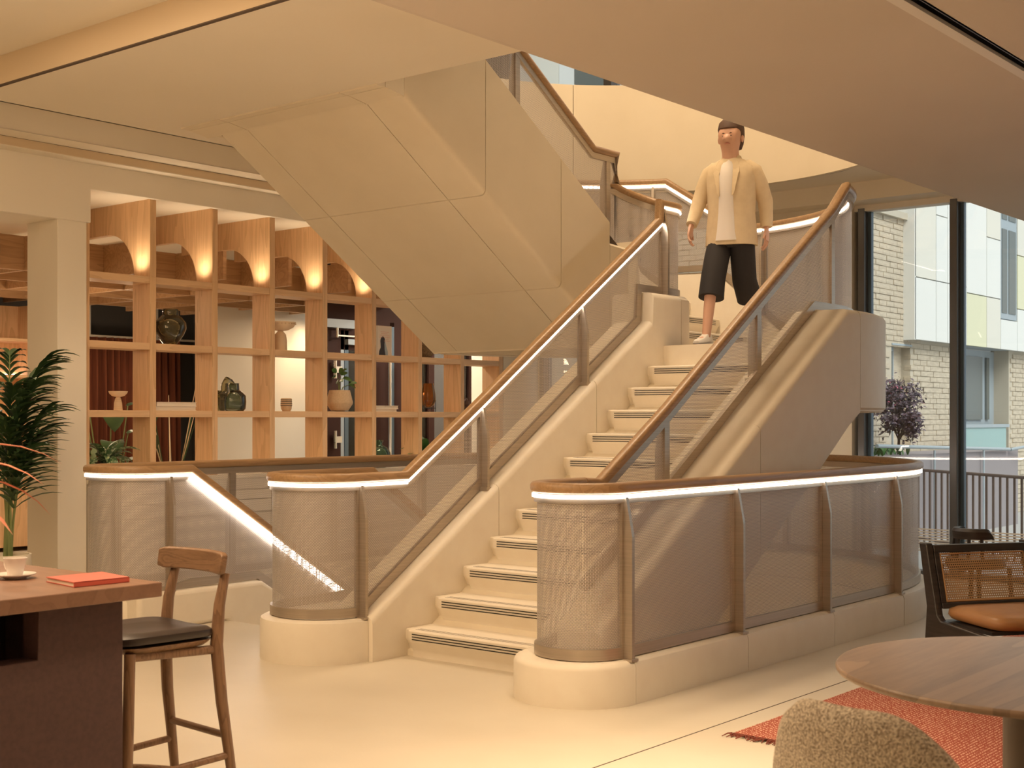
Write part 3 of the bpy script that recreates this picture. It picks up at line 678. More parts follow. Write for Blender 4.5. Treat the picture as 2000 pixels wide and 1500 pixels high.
# --- C: inner balustrade
C_ = thing('balustrade', 'inner balustrade rising from the left rounded nose between the flights', 'balustrade', (5.4, 5.96, 0))
def lz(x): return 1.085 + .672 * (x - 5.84)
P = [(8.9, 6.27, HT - .665 * 2.75, dn(8.9)), (7.5, 6.27, HT - .665 * 1.35, dn(7.5)), (6.15, 6.27, HT, .25), (5.455, 6.27, HT, .25)]
posts = [1]
P += [(x, y, HT, .25) for x, y in arc(5.455, 5.965, .305, 90, 270, 24)][1:]
posts.append(len(P) - 1)
P += [(5.84, 5.66, HT, topline(5.84))]
for x in (6.55, 7.64): P.append((x, 5.66, lz(x), topline(x) + .005)); posts.append(len(P) - 1)
P += [(8.38, 5.66, lz(8.38), 2.14), (8.395, 5.66, lz(8.395), 2.372), (8.655, 5.66, lz(8.655), 2.372), (8.665, 5.66, 3.115, 2.372), (8.69, 5.66, 3.115, 2.372)]
posts.append(len(P) - 1)
P += [(8.82, 5.66, 3.115, 2.375)]
na = 16
for i in range(1, na):
    a = -90 + 180 * i / na; f = i / na
    P.append((8.84 + .30 * math.cos(R(a)), 5.96 + .30 * math.sin(R(a)), 3.115 + .25 * max(0, (f - .25) / .75), 2.372 + .43 * max(0, (f - .35) / .65)))
P += [(8.93, 6.255, 3.36, 2.80), (8.92, 6.255, 3.60, 2.80), (8.80, 6.255, 3.60, 2.81)]
posts.append(len(P) - 1)
P += [(8.60, 6.255, 3.60, stop_(8.6) - .02)]
P += [(7.64, 6.255, 3.60 + .645 * .96, stop_(7.64) - .01), (6.55, 6.255, 3.60 + .645 * 2.05, stop_(6.55) - .01), (6.2, 6.255, 3.60 + .645 * 2.4, stop_(6.2) - .01)]
posts += [len(P) - 3, len(P) - 2]
guard(C_, P, 1, posts, [(0, 3, .014), (3, 28, .018), (28, len(P) - 1, .010)])
# ------------------------------------------------------------------ oak shelving
YS = 9.30
shelf = thing('shelving_unit', 'tall open oak shelving wall with arched tops', 'shelving', (8.5, YS, 0))
DX = [(5.965, 6.011), (6.578, 6.638), (7.215, 7.272), (7.853, 7.913), (8.490, 8.552), (9.137, 9.195), (9.792, 9.847), (10.437, 10.494), (11.064, 11.13)]
ZS = [2.592, 2.042, 1.485]
for i, (a, b) in enumerate(DX):
    MB().box(a, b, YS, YS + .245, .93, 2.592 if i else 3.235).build('upright', 'oak', shelf, bevel=.002, seg=1)
for i in range(8):
    for z in ZS: MB().box(DX[i][1] + .0005, DX[i + 1][0] - .0005, YS + .002, YS + .245, z - .056, z).build('shelf_board', 'oakx', shelf, bevel=.002, seg=1)
def archpoly():
    y0 = YS; q = [(y0, 2.592), (y0, 3.236), (y0 + 1.3, 3.236), (y0 + 1.3, 2.985), (y0 + .60, 2.985)]
    q += [(y0 + .60 - .38 * math.sin(t), 2.592 + .393 * math.cos(t)) for t in [PI / 2 * k / 14 for k in range(1, 15)]]
    return q
for a, b in DX[1:]:
    MB().prism(archpoly(), 'x', a, b).build('arch_panel', 'oak', shelf, bevel=.0015, seg=1)
for i in range(1, 9):
    a, b = DX[i]
    MB().lathe([(.018, 0), (.018, .008), (.010, .008)], (a - .10, YS + .10, 2.592), 14).build('uplight', 'up', shelf)
    spot((a - .10, YS + .10, 2.612), (a - .05, YS + .16, 3.2), 8.5, 150, 1, .05, (1, .78, .53), 'uplight')
# counter with drawers under the shelving
cab = thing('counter_cabinet', 'long cream counter with drawers under the oak shelving', 'cabinet', (8.5, 9.25, 0))
MB().box(5.96, 11.13, 9.20, 9.62, .90, .93).build('worktop', 'plaster', cab, bevel=.002)
MB().box(5.97, 11.12, 9.26, 9.60, 0, .90).build('carcass', 'white', cab)
xs = [5.965, 6.89, 7.815, 8.74, 9.665, 10.40, 11.125]
for a, b in zip(xs[:-1], xs[1:]):
    for z0, z1 in ((.80, .895), (.71, .792), (.60, .702)):
        MB().box(a + .004, b - .004, 9.225, 9.26, z0, z1).build('drawer_front', 'white', cab, bevel=.002, seg=1)
    mid = (a + b) / 2
    for q0, q1 in ((a, mid), (mid, b)):
        MB().box(q0 + .004, q1 - .004, 9.235, 9.26, .09, .585).build('cabinet_door', 'white', cab, bevel=.002, seg=1)
# ------------------------------------------------------------------ timber lattice ceiling behind the shelving
lat = thing('lattice_ceiling', 'suspended oak waffle lattice behind the shelving', 'lattice', (7, 11.5, 2.7))
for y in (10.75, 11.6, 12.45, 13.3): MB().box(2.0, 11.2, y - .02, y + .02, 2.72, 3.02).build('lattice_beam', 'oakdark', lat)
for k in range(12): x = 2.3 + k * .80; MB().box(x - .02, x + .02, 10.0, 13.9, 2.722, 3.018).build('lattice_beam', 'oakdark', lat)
struct(MB().box(-3, 11.75, 13.2, 15.2, 2.98, 3.0).build('ceiling_back', 'brown'), 'rust brown ceiling at the back of the hall', 'ceiling')
# ------------------------------------------------------------------ back rooms behind the shelving
struct(MB().box(-3, 11.75, 15.0, 15.2, 0, 3.3).build('wall_back', 'grey'), 'dark grey back wall behind the rust curtain', 'wall')
struct(MB().box(5.0, 11.6, 13.98, 14.10, 2.80, 3.0).build('trim_11', 'brown'), 'rust brown downstand over the curtain', 'trim')
cur = thing('curtain', 'rust velvet curtain hanging in folds behind the left shelves', 'curtain', (9.3, 14.6, 0))
m = MB(); n = 260; x0, x1 = 8.1, 10.78
rows = []
for z in (.02, 1.2, 2.44): rows.append([(x0 + (x1 - x0) * i / n, 14.62 + (.07 + .02 * math.sin(i * .13)) * math.sin(i * .62 + .5 * math.sin(i * .11)) * (1 if z < 2 else .7), z) for i in range(n + 1)])
m.loft(rows, caps=False, closed=False); m.build('cloth', 'curtain', cur, smooth='all')
MB().box(8.0, 11.25, 14.60, 14.64, 2.44, 2.465).build('track', 'white', cur)
for x in (9.45, 10.45, 8.75): MB().tube([(x, 14.62, 2.46), (x, 14.62, 3.0)], .014, 8).build('hanger', 'white', cur)
# cream partition with wall-washer, downlights
struct(MB().box(9.93, 12.2, 12.75, 12.85, 0, 2.98).build('wall_partition', 'plaster'), 'lit cream partition behind the middle shelves', 'wall')
struct(MB().box(11.3, 11.34, 12.85, 15, 0, 2.98).build('wall_return', 'grey'), 'grey return wall beside the curtain', 'wall')
for (x, y, w) in ((9.05, 13.55, 'left'), (9.95, 13.4, 'right')):
    d = thing('downlight', 'small round downlight in the rust ceiling, the %s of the two' % w, 'ceiling light', (x, y, 2.97), group='downlights in the rust ceiling')
    MB().lathe([(.055, 0), (.055, .010), (.045, .010)], (x, y, 2.968), 18).build('trim_ring', 'white', d); MB().lathe([(.043, 0), (.043, .005)], (x, y, 2.966), 18).build('lens', 'spec', d)
# dark entrance doors behind the right-hand shelves
dr = sempty('door_1', (11.5, 11.2, 0), 'dark brown glazed entrance doors with chrome hinges behind the right shelves', 'door')
DY = 11.1
def dbox(x0, x1, z0, z1, m_, name, y0=DY, y1=DY + .07): return MB().box(x0, x1, y0, y1, z0, z1).build(name, m_, dr)
dbox(9.95, 10.41, 0, 2.55, 'darkdoor', 'door_leaf'); dbox(10.41, 10.46, 0, 2.42, 'framegrey', 'frame'); dbox(10.47, 10.53, 0, 2.42, 'bluesteel', 'frame')
dbox(10.54, 10.93, 0, 2.20, 'glass', 'glass_pane', DY + .03, DY + .04); dbox(10.41, 10.93, 2.20, 2.55, 'darkdoor', 'top_rail')
dbox(9.95, 13.9, 2.55, 3.3, 'darkdoor', 'overpanel'); dbox(9.97, 10.60, 2.44, 2.535, 'framegrey', 'closer_box', DY - .09, DY)
dbox(10.29, 11.0, 2.345, 2.36, 'chrome', 'closer_arm', DY - .08, DY - .06); dbox(10.47, 11.0, 2.26, 2.32, 'framegrey', 'closer_cover', DY - .06, DY)
MB().tube([(10.29, DY - .07, 2.33), (10.29, DY - .07, 2.44)], .016, 10).build('closer_pivot', 'chrome', dr)
dbox(10.93, 11.20, 0, 2.55, 'darkdoor', 'door_leaf'); dbox(11.20, 11.233, 0, 2.5, 'framegrey', 'frame'); dbox(11.238, 11.27, 0, 2.5, 'bluesteel', 'frame'); dbox(11.27, 11.70, 0, 2.55, 'darkdoor', 'door_leaf')
dbox(11.70, 11.87, 0, 2.55, 'glass', 'glass_pane', DY + .03, DY + .04)
dbox(11.87, 11.97, 0, 2.55, 'darkdoor', 'frame'); dbox(11.97, 12.40, 0, 2.55, 'grey', 'door_leaf')
dbox(12.40, 12.62, 0, 2.55, 'glass', 'glass_pane', DY + .03, DY + .04); dbox(12.62, 12.66, 0, 2.55, 'darkdoor', 'frame'); dbox(12.66, 13.9, 0, 2.55, 'plaster', 'side_panel')
for z in (1.97, 1.18):
    m = MB(); m.tube([(10.285, DY - .04, z - .10), (10.285, DY - .04, z - .035)], .022, 10); m.tube([(10.285, DY - .04, z - .03), (10.285, DY - .04, z + .10)], .022, 10); m.box(10.285, 10.385, DY - .05, DY - .01, z - .035, z + .035); m.build('hinge', 'chrome', dr)
for x in (11.105, 11.355): MB().tube([(x, DY - .09, .15), (x, DY - .09, 2.1)], .022, 10).build('pull_handle', 'chrome', dr)
sw = thing('garden_wall', 'rubble stone wall outside the entrance doors', 'wall', (12.5, 14, 0))
random.seed(3)
z = 0
M_stone = MB()
while z < 2.2:
    hh = random.uniform(.10, .17); x = 12.2 + random.uniform(-.1, 0)
    while x < 14.6:
        w = random.uniform(.16, .36); d = random.uniform(-.02, .02)
        MB().box(x, x + w - .018, 12.4 + d, 12.6, z, z + hh - .016).build('stone', 'stonewall', sw, bevel=.012, seg=1); x += w
    z += hh
MB().box(12.0, 14.8, 12.45, 12.62, 0, 2.2).build('mortar_core', 'planter', sw)
# ------------------------------------------------------------------ lit oak alcove at the far left
alc = thing('display_cabinet', 'lit oak alcove cabinet with shelves at the far left behind the palm', 'cabinet', (5.0, 13.5, 0))
MB().box(4.6, 8.05, 13.62, 13.70, 0, 2.66).build('back_panel', 'oak', alc)
for x in (5.6, 6.35, 7.1, 7.9): MB().box(x, x + .035, 13.2, 13.62, .0, 2.66).build('upright', 'oak', alc)
for z in (1.35, 1.86, 2.25): MB().box(4.6, 8.05, 13.22, 13.62, z, z + .03).build('shelf_board', 'oakx', alc)
for z in (1.35, 1.86): MB().box(4.6, 8.05, 13.60, 13.615, z + .032, z + .045).build('light_strip', 'led', alc)
MB().box(4.6, 8.05, 13.05, 13.6, .80, .84).build('worktop', 'white', alc); MB().box(4.6, 8.05, 13.1, 13.6, .05, .80).build('base_unit', 'oak', alc)
# ------------------------------------------------------------------ things standing on the shelves
def lathe_thing(name, label, cat, prof, loc, m, n=28, wob=None, group=None):
    o = MB().lathe(prof, loc, n, wob).build(name, m, smooth=True); return tag(o, label, cat, group)
YD = YS + .115
def vessel(prof_out, th=.006):
    """open vessel: outer profile bottom to top, then the inside back down"""
    return prof_out + [(max(r - th, .002), z) for r, z in reversed(prof_out) if z > th] + [(.002, th * 2)]
def prof(pts, n=5):
    out = []
    for (r0, z0), (r1, z1) in zip(pts[:-1], pts[1:]):
        out += [(r0 + (r1 - r0) * k / n, z0 + (z1 - z0) * k / n) for k in range(n)]
    return out + [pts[-1]]
zB, zC, zD = 2.042, 1.485, .93
# bay 2, upper: olive glass vase with folded neck
lathe_thing('glass_vase', 'round olive smoked glass vase with folded neck on a high shelf', 'vase',
            vessel([(.001, 0), (.05, 0), (.075, .03), (.115, .085), (.133, .14), (.125, .19), (.085, .235), (.06, .255), (.064, .29), (.055, .305)]), (6.86, YD, zB), 'olive', 30,
            lambda t, z: .10 * math.sin(2 * PI * t * 2 + z * 9) * min(1, z / .15) + (.16 * math.sin(2 * PI * t + 1) if z > .2 else 0))
# bay 4, upper: wide cream pedestal bowl
t = thing('pedestal_bowl', 'large cream pedestal bowl with a dotted rim on the upper shelf', 'bowl', (8.075, YD, zB))
MB().lathe([(.001, 0), (.062, 0), (.060, .09), (.05, .15), (.025, .178), (.02, .185)], (8.075, YD, zB), 28).build('foot', 'claylight', t, smooth=True)
MB().lathe([(.02, .180), (.07, .188), (.12, .215), (.142, .252), (.142, .262), (.136, .262), (.112, .222), (.06, .20), (.002, .198)], (8.075, YD, zB), 32).build('bowl', 'claylight', t, smooth=True)
for k in range(26):
    a = 2 * PI * k / 26; m = MB(); r = .1405
    m.box(-.004, .004, -.004, .004, -.004, .004); v = [(8.075 + r * math.cos(a) + p[0], YD + r * math.sin(a) + p[1], zB + .244 + p[2]) for p in m.v]; m.v = v; m.build('rim_dot', 'clay', t)
# bay 1, middle: small pedestal bowl with gridded foot
cx = 6.35
t = thing('pedestal_bowl', 'small cream pedestal bowl with a gridded foot before the curtain', 'bowl', (cx, YD, zC))
MB().lathe([(.001, 0), (.036, 0), (.032, .06), (.024, .095), (.015, .11)], (cx, YD, zC), 24).build('foot', 'claylight', t, smooth=True)
MB().lathe([(.012, .107), (.05, .118), (.072, .14), (.078, .157), (.073, .157), (.05, .127), (.002, .122)], (cx, YD, zC), 24).build('bowl', 'claylight', t, smooth=True)
m = MB()
for k in range(6): z = .012 + .015 * k; r = .0365 - .010 * (z / .1); m.lathe([(r, z), (r + .001, z + .001), (r, z + .002)], (cx, YD, zC), 24)
m.build('grid_line', 'clay', t)
def book(x0, x1, y0, y1, z0, h, label, cov='cover', group=None, rz=0, spine='x0'):
    c = ((x0 + x1) / 2, (y0 + y1) / 2, z0); t = thing('book', label, 'book', c, 0, group)
    m = MB(); m.box(x0 + .004, x1 - .004, y0 + .005, y1 - .005, z0 + .003, z0 + h - .003); m.build('pages', 'paper', t)
    m = MB(); m.box(x0, x1, y0, y1, z0, z0 + .003); m.box(x0, x1, y0, y1, z0 + h - .003, z0 + h); m.box(x0, x0 + .004, y0, y1, z0, z0 + h); m.build('cover', cov, t); return t
book(6.65, 7.06, YS + .02, YS + .225, zC, .037, 'wide cream book at the bottom of the pair below the olive vase', group='lying books below the olive vase')
book(6.655, 7.06, YS + .015, YS + .22, zC + .0375, .034, 'wide cream book on top of the pair below the olive vase', group='lying books below the olive vase')
# bay 3, middle: smoked vase and gnarled glass branch
lathe_thing('glass_vase', 'grey smoked glass bottle vase beside the gnarled glass sculpture', 'vase', vessel([(.001, 0), (.10, 0), (.118, .02), (.124, .08), (.120, .135), (.088, .17), (.064, .185), (.060, .235), (.062, .245)]), (7.52, YD, zC), 'smoke', 30)
t = thing('glass_sculpture', 'gnarled brownish glass branch sculpture left of the smoked vase', 'sculpture', (7.38, YD, zC))
random.seed(4)
pts = [(7.345, YD - .06, zC), (7.345, YD - .06, zC + .07), (7.35, YD - .06, zC + .135)]
MB().tube(pts, [.05, .047, .052], 9).build('base', 'olive', t, smooth=True)
pts = [(7.31, YD - .06, zC + .14), (7.37, YD - .06, zC + .135), (7.40, YD - .06, zC + .17), (7.395, YD - .06, zC + .23), (7.42, YD - .06, zC + .27), (7.46, YD - .055, zC + .255), (7.505, YD - .05, zC + .235)]
MB().tube(pts, [.04, .045, .04, .036, .034, .026, .01], 9).build('branch', 'olive', t, smooth=True)
# bay 4, middle: striped cup
t = thing('striped_cup', 'small buff cup with dark stripes on the middle shelf', 'cup', (8.12, YD - .03, zC))
MB().lathe([(.001, 0), (.035, 0), (.048, .02), (.053, .06), (.050, .115), (.044, .12), (.042, .115), (.045, .06), (.002, .02)], (8.12, YD - .03, zC), 24).build('body', 'clay', t, smooth=True)
for z in (.048, .066, .084, .10): MB().lathe([(.0532 - abs(z - .06) * .05, z), (.0542 - abs(z - .06) * .05, z + .004), (.0532 - abs(z - .06) * .05, z + .007)], (8.12, YD - .03, zC), 24).build('stripe', 'black', t)
# leaf blades
def blade(base, d, length, width, droop, n=7, fold=.25, m=None, up=.9, twist=0):
    """one leaf as a folded strip along a drooping arc; d = horizontal direction"""
    m = m or MB(); base = Vector(base); d = Vector((d[0], d[1], 0)).normalized(); side = Vector((-d.y, d.x, 0))
    p = base.copy(); ang = up; rows = []
    for i in range(n + 1):
        t = i / n; w = width * (math.sin(PI * min(1, t * .92 + .08)) ** .8) if i < n else 0.0005
        s2 = side * math.cos(twist) + Vector((0, 0, 1)) * math.sin(twist)
        up_ = d * -math.sin(ang) + Vector((0, 0, math.cos(ang)))
        rows.append([p - s2 * w * .5 + up_ * w * fold, p, p + s2 * w * .5 + up_ * w * fold])
        p = p + (d * math.cos(ang) + Vector((0, 0, math.sin(ang)))) * (length / n); ang -= droop / n
    m.loft(rows, caps=False, closed=False); return m
# bay 5, middle: buff pot with a broad-leaved sprig
px, py = 8.80, YS + .10
t = thing('potted_plant', 'broad-leaved sprig in a faceted buff clay pot', 'plant', (px, py, zC))
MB().lathe([(.001, .008), (.085, .008), (.128, .07), (.132, .09), (.102, .205), (.094, .205), (.10, .16), (.002, .15)], (px, py, zC), 12).build('pot', 'clay', t, smooth=True)
MB().lathe([(.05, 0), (.05, .008), (.001, .008)], (px, py, zC), 16).build('foot', 'black', t)
for (dx, dz, q) in ((-.05, .36, 0), (.0, .34, 1), (.11, .26, 2)):
    MB().tube([(px, py, zC + .15), (px + dx * .4, py, zC + .15 + (dz - .12) * .6), (px + dx, py - .02, zC + dz)], [.006, .005, .003], 6).build('stem', 'stem', t)
for (x, z, ang, ln, el) in ((-.06, .37, 170, .085, .6), (-.075, .33, 200, .08, .1), (-.02, .36, 60, .09, .9), (0, .35, 10, .08, .5), (.03, .32, -20, .10, -.1), (-.03, .31, 190, .07, -.6), (.10, .26, 0, .09, -.2), (.12, .27, 330, .07, .3), (.01, .38, 300, .06, .7), (-.01, .30, 250, .08, 0)):
    blade((px + x, py - .02, zC + z), (math.cos(R(ang)), math.sin(R(ang)) * .5 - .3), ln, ln * .6, .5, 6, .08, None, el, .8).build('leaf', 'leaf2', t, smooth=True)
# bay 6: upright book with figure, two lying books
t = thing('book', 'upright cream book with a dark figure printed on its cover', 'book', (9.28, YD, zB))
bx0, bx1, bz = 9.245, 9.445, zB
MB().box(bx0 - .0, bx1, YS + .035, YS + .075, bz, bz + .292).build('cover', 'cover', t, bevel=.002, seg=1)
MB().box(bx0 - .035, bx0, YS + .036, YS + .075, bz, bz + .290).build('spine', 'paper', t)
fig = [(-.075, 0), (-.07, .04), (-.05, .075), (-.052, .11), (-.056, .14), (-.045, .17), (-.024, .186), (-.006, .18), (.008, .160), (.002, .11), (.004, .06), (.012, .02), (.018, 0)]
MB().prism([(9.34 + a, bz + .002 + b) for a, b in fig], 'y', YS + .0345, YS + .0352).build('printed_figure', 'leather', t)
fig2 = [(.009, .158), (.016, .12), (.03, .08), (.048, .04), (.05, 0), (.02, 0), (.013, .02), (.005, .06), (.003, .11)]
MB().prism([(9.34 + a, bz + .002 + b) for a, b in fig2], 'y', YS + .0345, YS + .0351).build('printed_shade', 'framegrey', t)
def text(s, loc, size, m, parent, rot=(PI / 2, 0, 0), name='printed_line'):
    cu = bpy.data.curves.new(name, 'FONT'); cu.body = s; cu.size = size; cu.align_x = 'CENTER'; cu.extrude = .0002
    ob = bpy.data.objects.new('tmp', cu); COL.objects.link(ob); bpy.context.view_layer.update()
    me = bpy.data.meshes.new_from_object(ob.evaluated_get(bpy.context.evaluated_depsgraph_get())); bpy.data.objects.remove(ob)
    me.name = name; me.transform(Matrix.Translation(loc) @ Matrix.Rotation(rot[2], 4, 'Z') @ Matrix.Rotation(rot[0], 4, 'X'))
    return link(name, me, m, parent)
for k, (s, dx) in enumerate((('Art is not an object', .0), ('but experience.', -.004), ('To be able to perceive it', 0), ('we need to be receptive.', .0), ('art is', .035), ('where it wants.', .03))):
    text(s, (9.347 + dx, YS + .0346, bz + .228 - k * .0178), .0145, 'pinkink', t)
book(9.20, 9.505, YS + .02, YS + .20, zC, .027, 'thin cream book at the bottom of the pair under the figure book', group='lying books under the figure book')
book(9.20, 9.52, YS + .015, YS + .205, zC + .0275, .033, 'thicker cream book on top of the pair under the figure book', group='lying books under the figure book')
# bay 7: basket, amber vase on a wire stand
lathe_thing('woven_basket', 'dark woven bowl basket half hidden by the stair soffit', 'basket', [(.001, 0), (.075, 0), (.12, .05), (.135, .13), (.12, .15), (.11, .13), (.10, .05), (.001, .02)], (9.98, YD, zB), 'basket', 24)
cx = 10.06
t = thing('glass_vase', 'amber glass vase held in a black wire stand', 'vase', (cx, YD, zC))
MB().lathe(vessel([(.001, .045), (.03, .048), (.062, .075), (.078, .12), (.074, .18), (.060, .27), (.055, .295)], .005), (cx, YD, zC), 30).build('vase', 'amber', t, smooth=True)
m = MB()
for a in (20, 110, 200, 290): m.tube([(cx + .083 * math.cos(R(a)), YD + .083 * math.sin(R(a)), zC), (cx + .083 * math.cos(R(a)), YD + .083 * math.sin(R(a)), zC + .12)], .003, 6)
ring = [(cx + .083 * math.cos(R(a)), YD + .083 * math.sin(R(a)), zC + .04) for a in range(0, 361, 20)]; m.tube(ring, .003, 6)
m.tube([(cx - .083, YD, zC + .04), (cx + .083, YD, zC + .04)], .003, 6); m.build('wire_stand', 'black', t)
# bay 8: knotted wooden ball
random.seed(9)
m = MB()
for k in range(9):
    a = random.uniform(0, PI); b = random.uniform(0, 2 * PI); u = Vector((math.cos(b), math.sin(b), 0)); w = Vector((-math.sin(b) * math.cos(a), math.cos(b) * math.cos(a), math.sin(a)))
    m.tube([Vector((10.58, YD, zC + .085)) + (u * math.cos(q) + w * math.sin(q)) * .066 for q in [2 * PI * i / 20 for i in range(21)]], .019, 7)
tag(m.build('knotted_ball', 'bark', smooth=True), 'knotted dark wooden ball on the right-hand shelf', 'ornament')
# row along the counter
px, py = 6.235, YS + .12
t = thing('potted_plant', 'silver-marked leafy plant in a black pot at the left end of the counter', 'plant', (px, py, zD))
MB().lathe([(.001, 0), (.10, 0), (.112, .13), (.104, .13), (.10, .10), (.001, .10)], (px, py, zD), 24).build('pot', 'blackwood', t, smooth=True)
random.seed(12)
for k in range(34):
    a = random.uniform(0, 2 * PI); ln = random.uniform(.16, .30); el = random.uniform(.2, 1.25)
    blade((px + .02 * math.cos(a), py + .02 * math.sin(a), zD + .12 + random.uniform(0, .06)), (math.cos(a), math.sin(a) * .6), ln, ln * .27, random.uniform(.9, 1.9), 7, .15, None, el, random.uniform(-.3, .3)).build('leaf', 'leafv', t, smooth=True)
for k in range(14):
    x = px - random.uniform(.10, .22); z = zD + random.uniform(.06, .24)
    m = MB(); m.lathe([(.001, 0), (.022, .001), (.001, .004)], (0, 0, 0), 10); th = random.uniform(.6, 1.4)
    m.v = [(x + v[0], py - .05 + v[1] * math.cos(th) , z + v[1] * math.sin(th) + v[2]) for v in m.v]; m.build('round_leaf', 'leafp', t)
lathe_thing('stone_ornament', 'small flat pale stone on the counter beside the second bay', 'ornament', [(.001, 0), (.06, .005), (.07, .03), (.05, .05), (.001, .056)], (6.86, YS + .1, zD), 'gravel', 16, lambda t, z: .15 * math.sin(2 * PI * t * 3))
for i, (x, y, s) in enumerate(((8.83, YS + .10, 1.0), (8.60, YS + .06, .55))):
    lathe_thing('candle_holder', ['tall silver candle holder on the counter', 'low silver candle holder on the counter, partly hidden'][i], 'candle holder', [(.001, 0), (.05 * s, 0), (.05 * s, .008), (.018 * s, .02), (.012 * s, .045 * s), (.024 * s, .055 * s), (.012 * s, .066 * s), (.014 * s, .085 * s), (.05 * s, .105 * s), (.052 * s, .115 * s), (.03 * s, .112 * s), (.001, .108 * s)], (x, y, zD), 'chrome', 24)
lathe_thing('glass_vase', 'green glass vase with a crumpled neck on the counter', 'vase', vessel([(.001, 0), (.075, 0), (.105, .03), (.128, .09), (.125, .15), (.095, .20), (.055, .225), (.05, .245), (.058, .262), (.05, .275)]), (9.33, YD, zD), 'greenglass', 30, lambda t, z: (.14 * math.sin(2 * PI * t * 3 + z * 30) if z > .2 else .03 * math.sin(2 * PI * t * 4)))
px, py = 9.99, YS + .12
t = thing('potted_plant', 'dark pot with broad pale-edged leaves by the handrail', 'plant', (px, py, zD))
MB().lathe([(.001, 0), (.07, 0), (.085, .10), (.078, .10), (.001, .08)], (px, py, zD), 20).build('pot', 'blackwood', t, smooth=True)
for k in range(12):
    a = k * 2.4; ln = .16 + .06 * (k % 3)
    blade((px, py, zD + .09), (math.cos(a), math.sin(a) * .6), ln + .06, ln * .5, 1.0, 7, .12, None, .5 + .25 * (k % 4), .2).build('leaf', 'leaf2' if k % 3 else 'leafv', t, smooth=True)
# big plants in the room behind
for i, (x, y) in enumerate(((7.45, 11.2), (8.25, 11.3))):
    t = thing('tall_plant', ['dark broad-leaved plant standing behind the second shelf bay', 'tall grassy reed plant behind the second shelf bay'][i], 'plant', (x, y, 0))
    MB().lathe([(.001, 0), (.16, 0), (.19, .34), (.17, .34), (.001, .28)], (x, y, 0), 20).build('pot', 'blackwood', t, smooth=True)
    for k in range(8 if i == 0 else 12):
        a = k * 2.1 + i
        if i == 0:
            top = (x + .22 * math.cos(a), y + .22 * math.sin(a), 1.0 + .09 * k)
            MB().tube([(x, y, .3), (x + .08 * math.cos(a), y + .08 * math.sin(a), .7), top], [.012, .009, .006], 6).build('stem', 'stem', t)
            blade(top, (math.cos(a), math.sin(a)), .42, .22, 1.7, 8, .1, None, .3).build('leaf', 'leaf', t, smooth=True)
        else:
            MB().tube([(x, y, .3), (x + .10 * math.cos(a), y + .1 * math.sin(a), .9), (x + .26 * math.cos(a), y + .26 * math.sin(a), 1.3 + .04 * k)], [.012, .010, .003], 6).build('reed', 'claylight' if k % 2 else 'leaf', t)
# ------------------------------------------------------------------ potted palm beside the column
px, py = 4.98, 8.72
t = thing('potted_palm', 'tall potted palm in a cream cylinder pot left of the column', 'plant', (px, py, 0))
MB().lathe([(.001, 0), (.145, 0), (.16, .02), (.16, .46), (.145, .46), (.145, .42), (.001, .42)], (px, py, 0), 32).build('pot', 'plaster', t, smooth=True)
MB().lathe([(.001, .42), (.144, .42), (.13, .435), (.001, .44)], (px, py, 0), 24).build('gravel', 'gravel', t)['kind'] = 'stuff'
random.seed(21)
fr = [(0, 1.55, .75), (20, 1.5, .62), (-35, 1.35, .75), (60, 1.45, .6), (110, 1.6, .5), (-60, 1.30, .6), (-15, 1.15, .75), (150, 1.4, .6), (200, 1.5, .6), (-80, 1.05, .6), (35, 1.0, .7), (-45, .85, .65)]
for (az, h_, reach) in fr:
    reach *= .38; h_ *= 1.0
    a = R(YAW - 90 + az); d = Vector((math.cos(a), math.sin(a), 0)); base = Vector((px + random.uniform(-.03, .03), py + random.uniform(-.03, .03), .43))
    path = [];
    for i in range(11):
        q = i / 10; path.append(base + d * reach * (q ** 1.6) + Vector((0, 0, h_ * (q * 1.25 - .35 * q ** 3))))
    m = MB(); m.tube(path, [.011 - .008 * i / 10 for i in range(11)], 6); st = m.build('frond', 'stem', t, smooth=True)
    m = MB()
    for i in range(13):
        q = .34 + .66 * i / 12; f = q * 10; j = min(int(f), 9); p = path[j].lerp(path[j + 1], f - j); tg = (path[j + 1] - path[j]).normalized()
        for sgn in (-1, 1):
            hd = (Vector((tg.x, tg.y, 0)) * .8 + Vector((-tg.y, tg.x, 0)) * 0)
            sd = Vector((-d.y, d.x, 0)) * sgn
            dd = (sd * (1 - .55 * q) + d * (.35 + .6 * q))
            blade(p, dd, .36 * (1.15 - .5 * q) + random.uniform(-.03, .03), .05, random.uniform(.7, 1.2), 5, .2, m, .35 + .35 * tg.z)
    o = m.build('leaflets', 'leaf', st, smooth=True)
# coral-leaved plant whose blades reach into the picture at the far left, on the bar table
px, py = 1.73, 3.76
t = thing('coral_plant', 'blurred coral-leaved plant arching in from the left edge over the bar', 'plant', (px, py, .92))
MB().lathe([(.001, 0), (.07, 0), (.08, .14), (.07, .14), (.001, .11)], (px, py, .92), 20).build('pot', 'white', t, smooth=True)
for (az, ln, el, wd) in ((4, .58, 1.12, .045), (-8, .50, .85, .055), (14, .64, 1.2, .04), (40, .6, .9, .04), (-60, .5, 1, .04), (100, .5, 1, .04), (170, .5, .9, .04), (230, .5, 1, .04)):
    a = R(YAW - 90 + az); blade((px, py, 1.10), (math.cos(a), math.sin(a)), ln, wd, 1.9, 10, .12, None, el).build('leaf', 'coral', t, smooth=True)
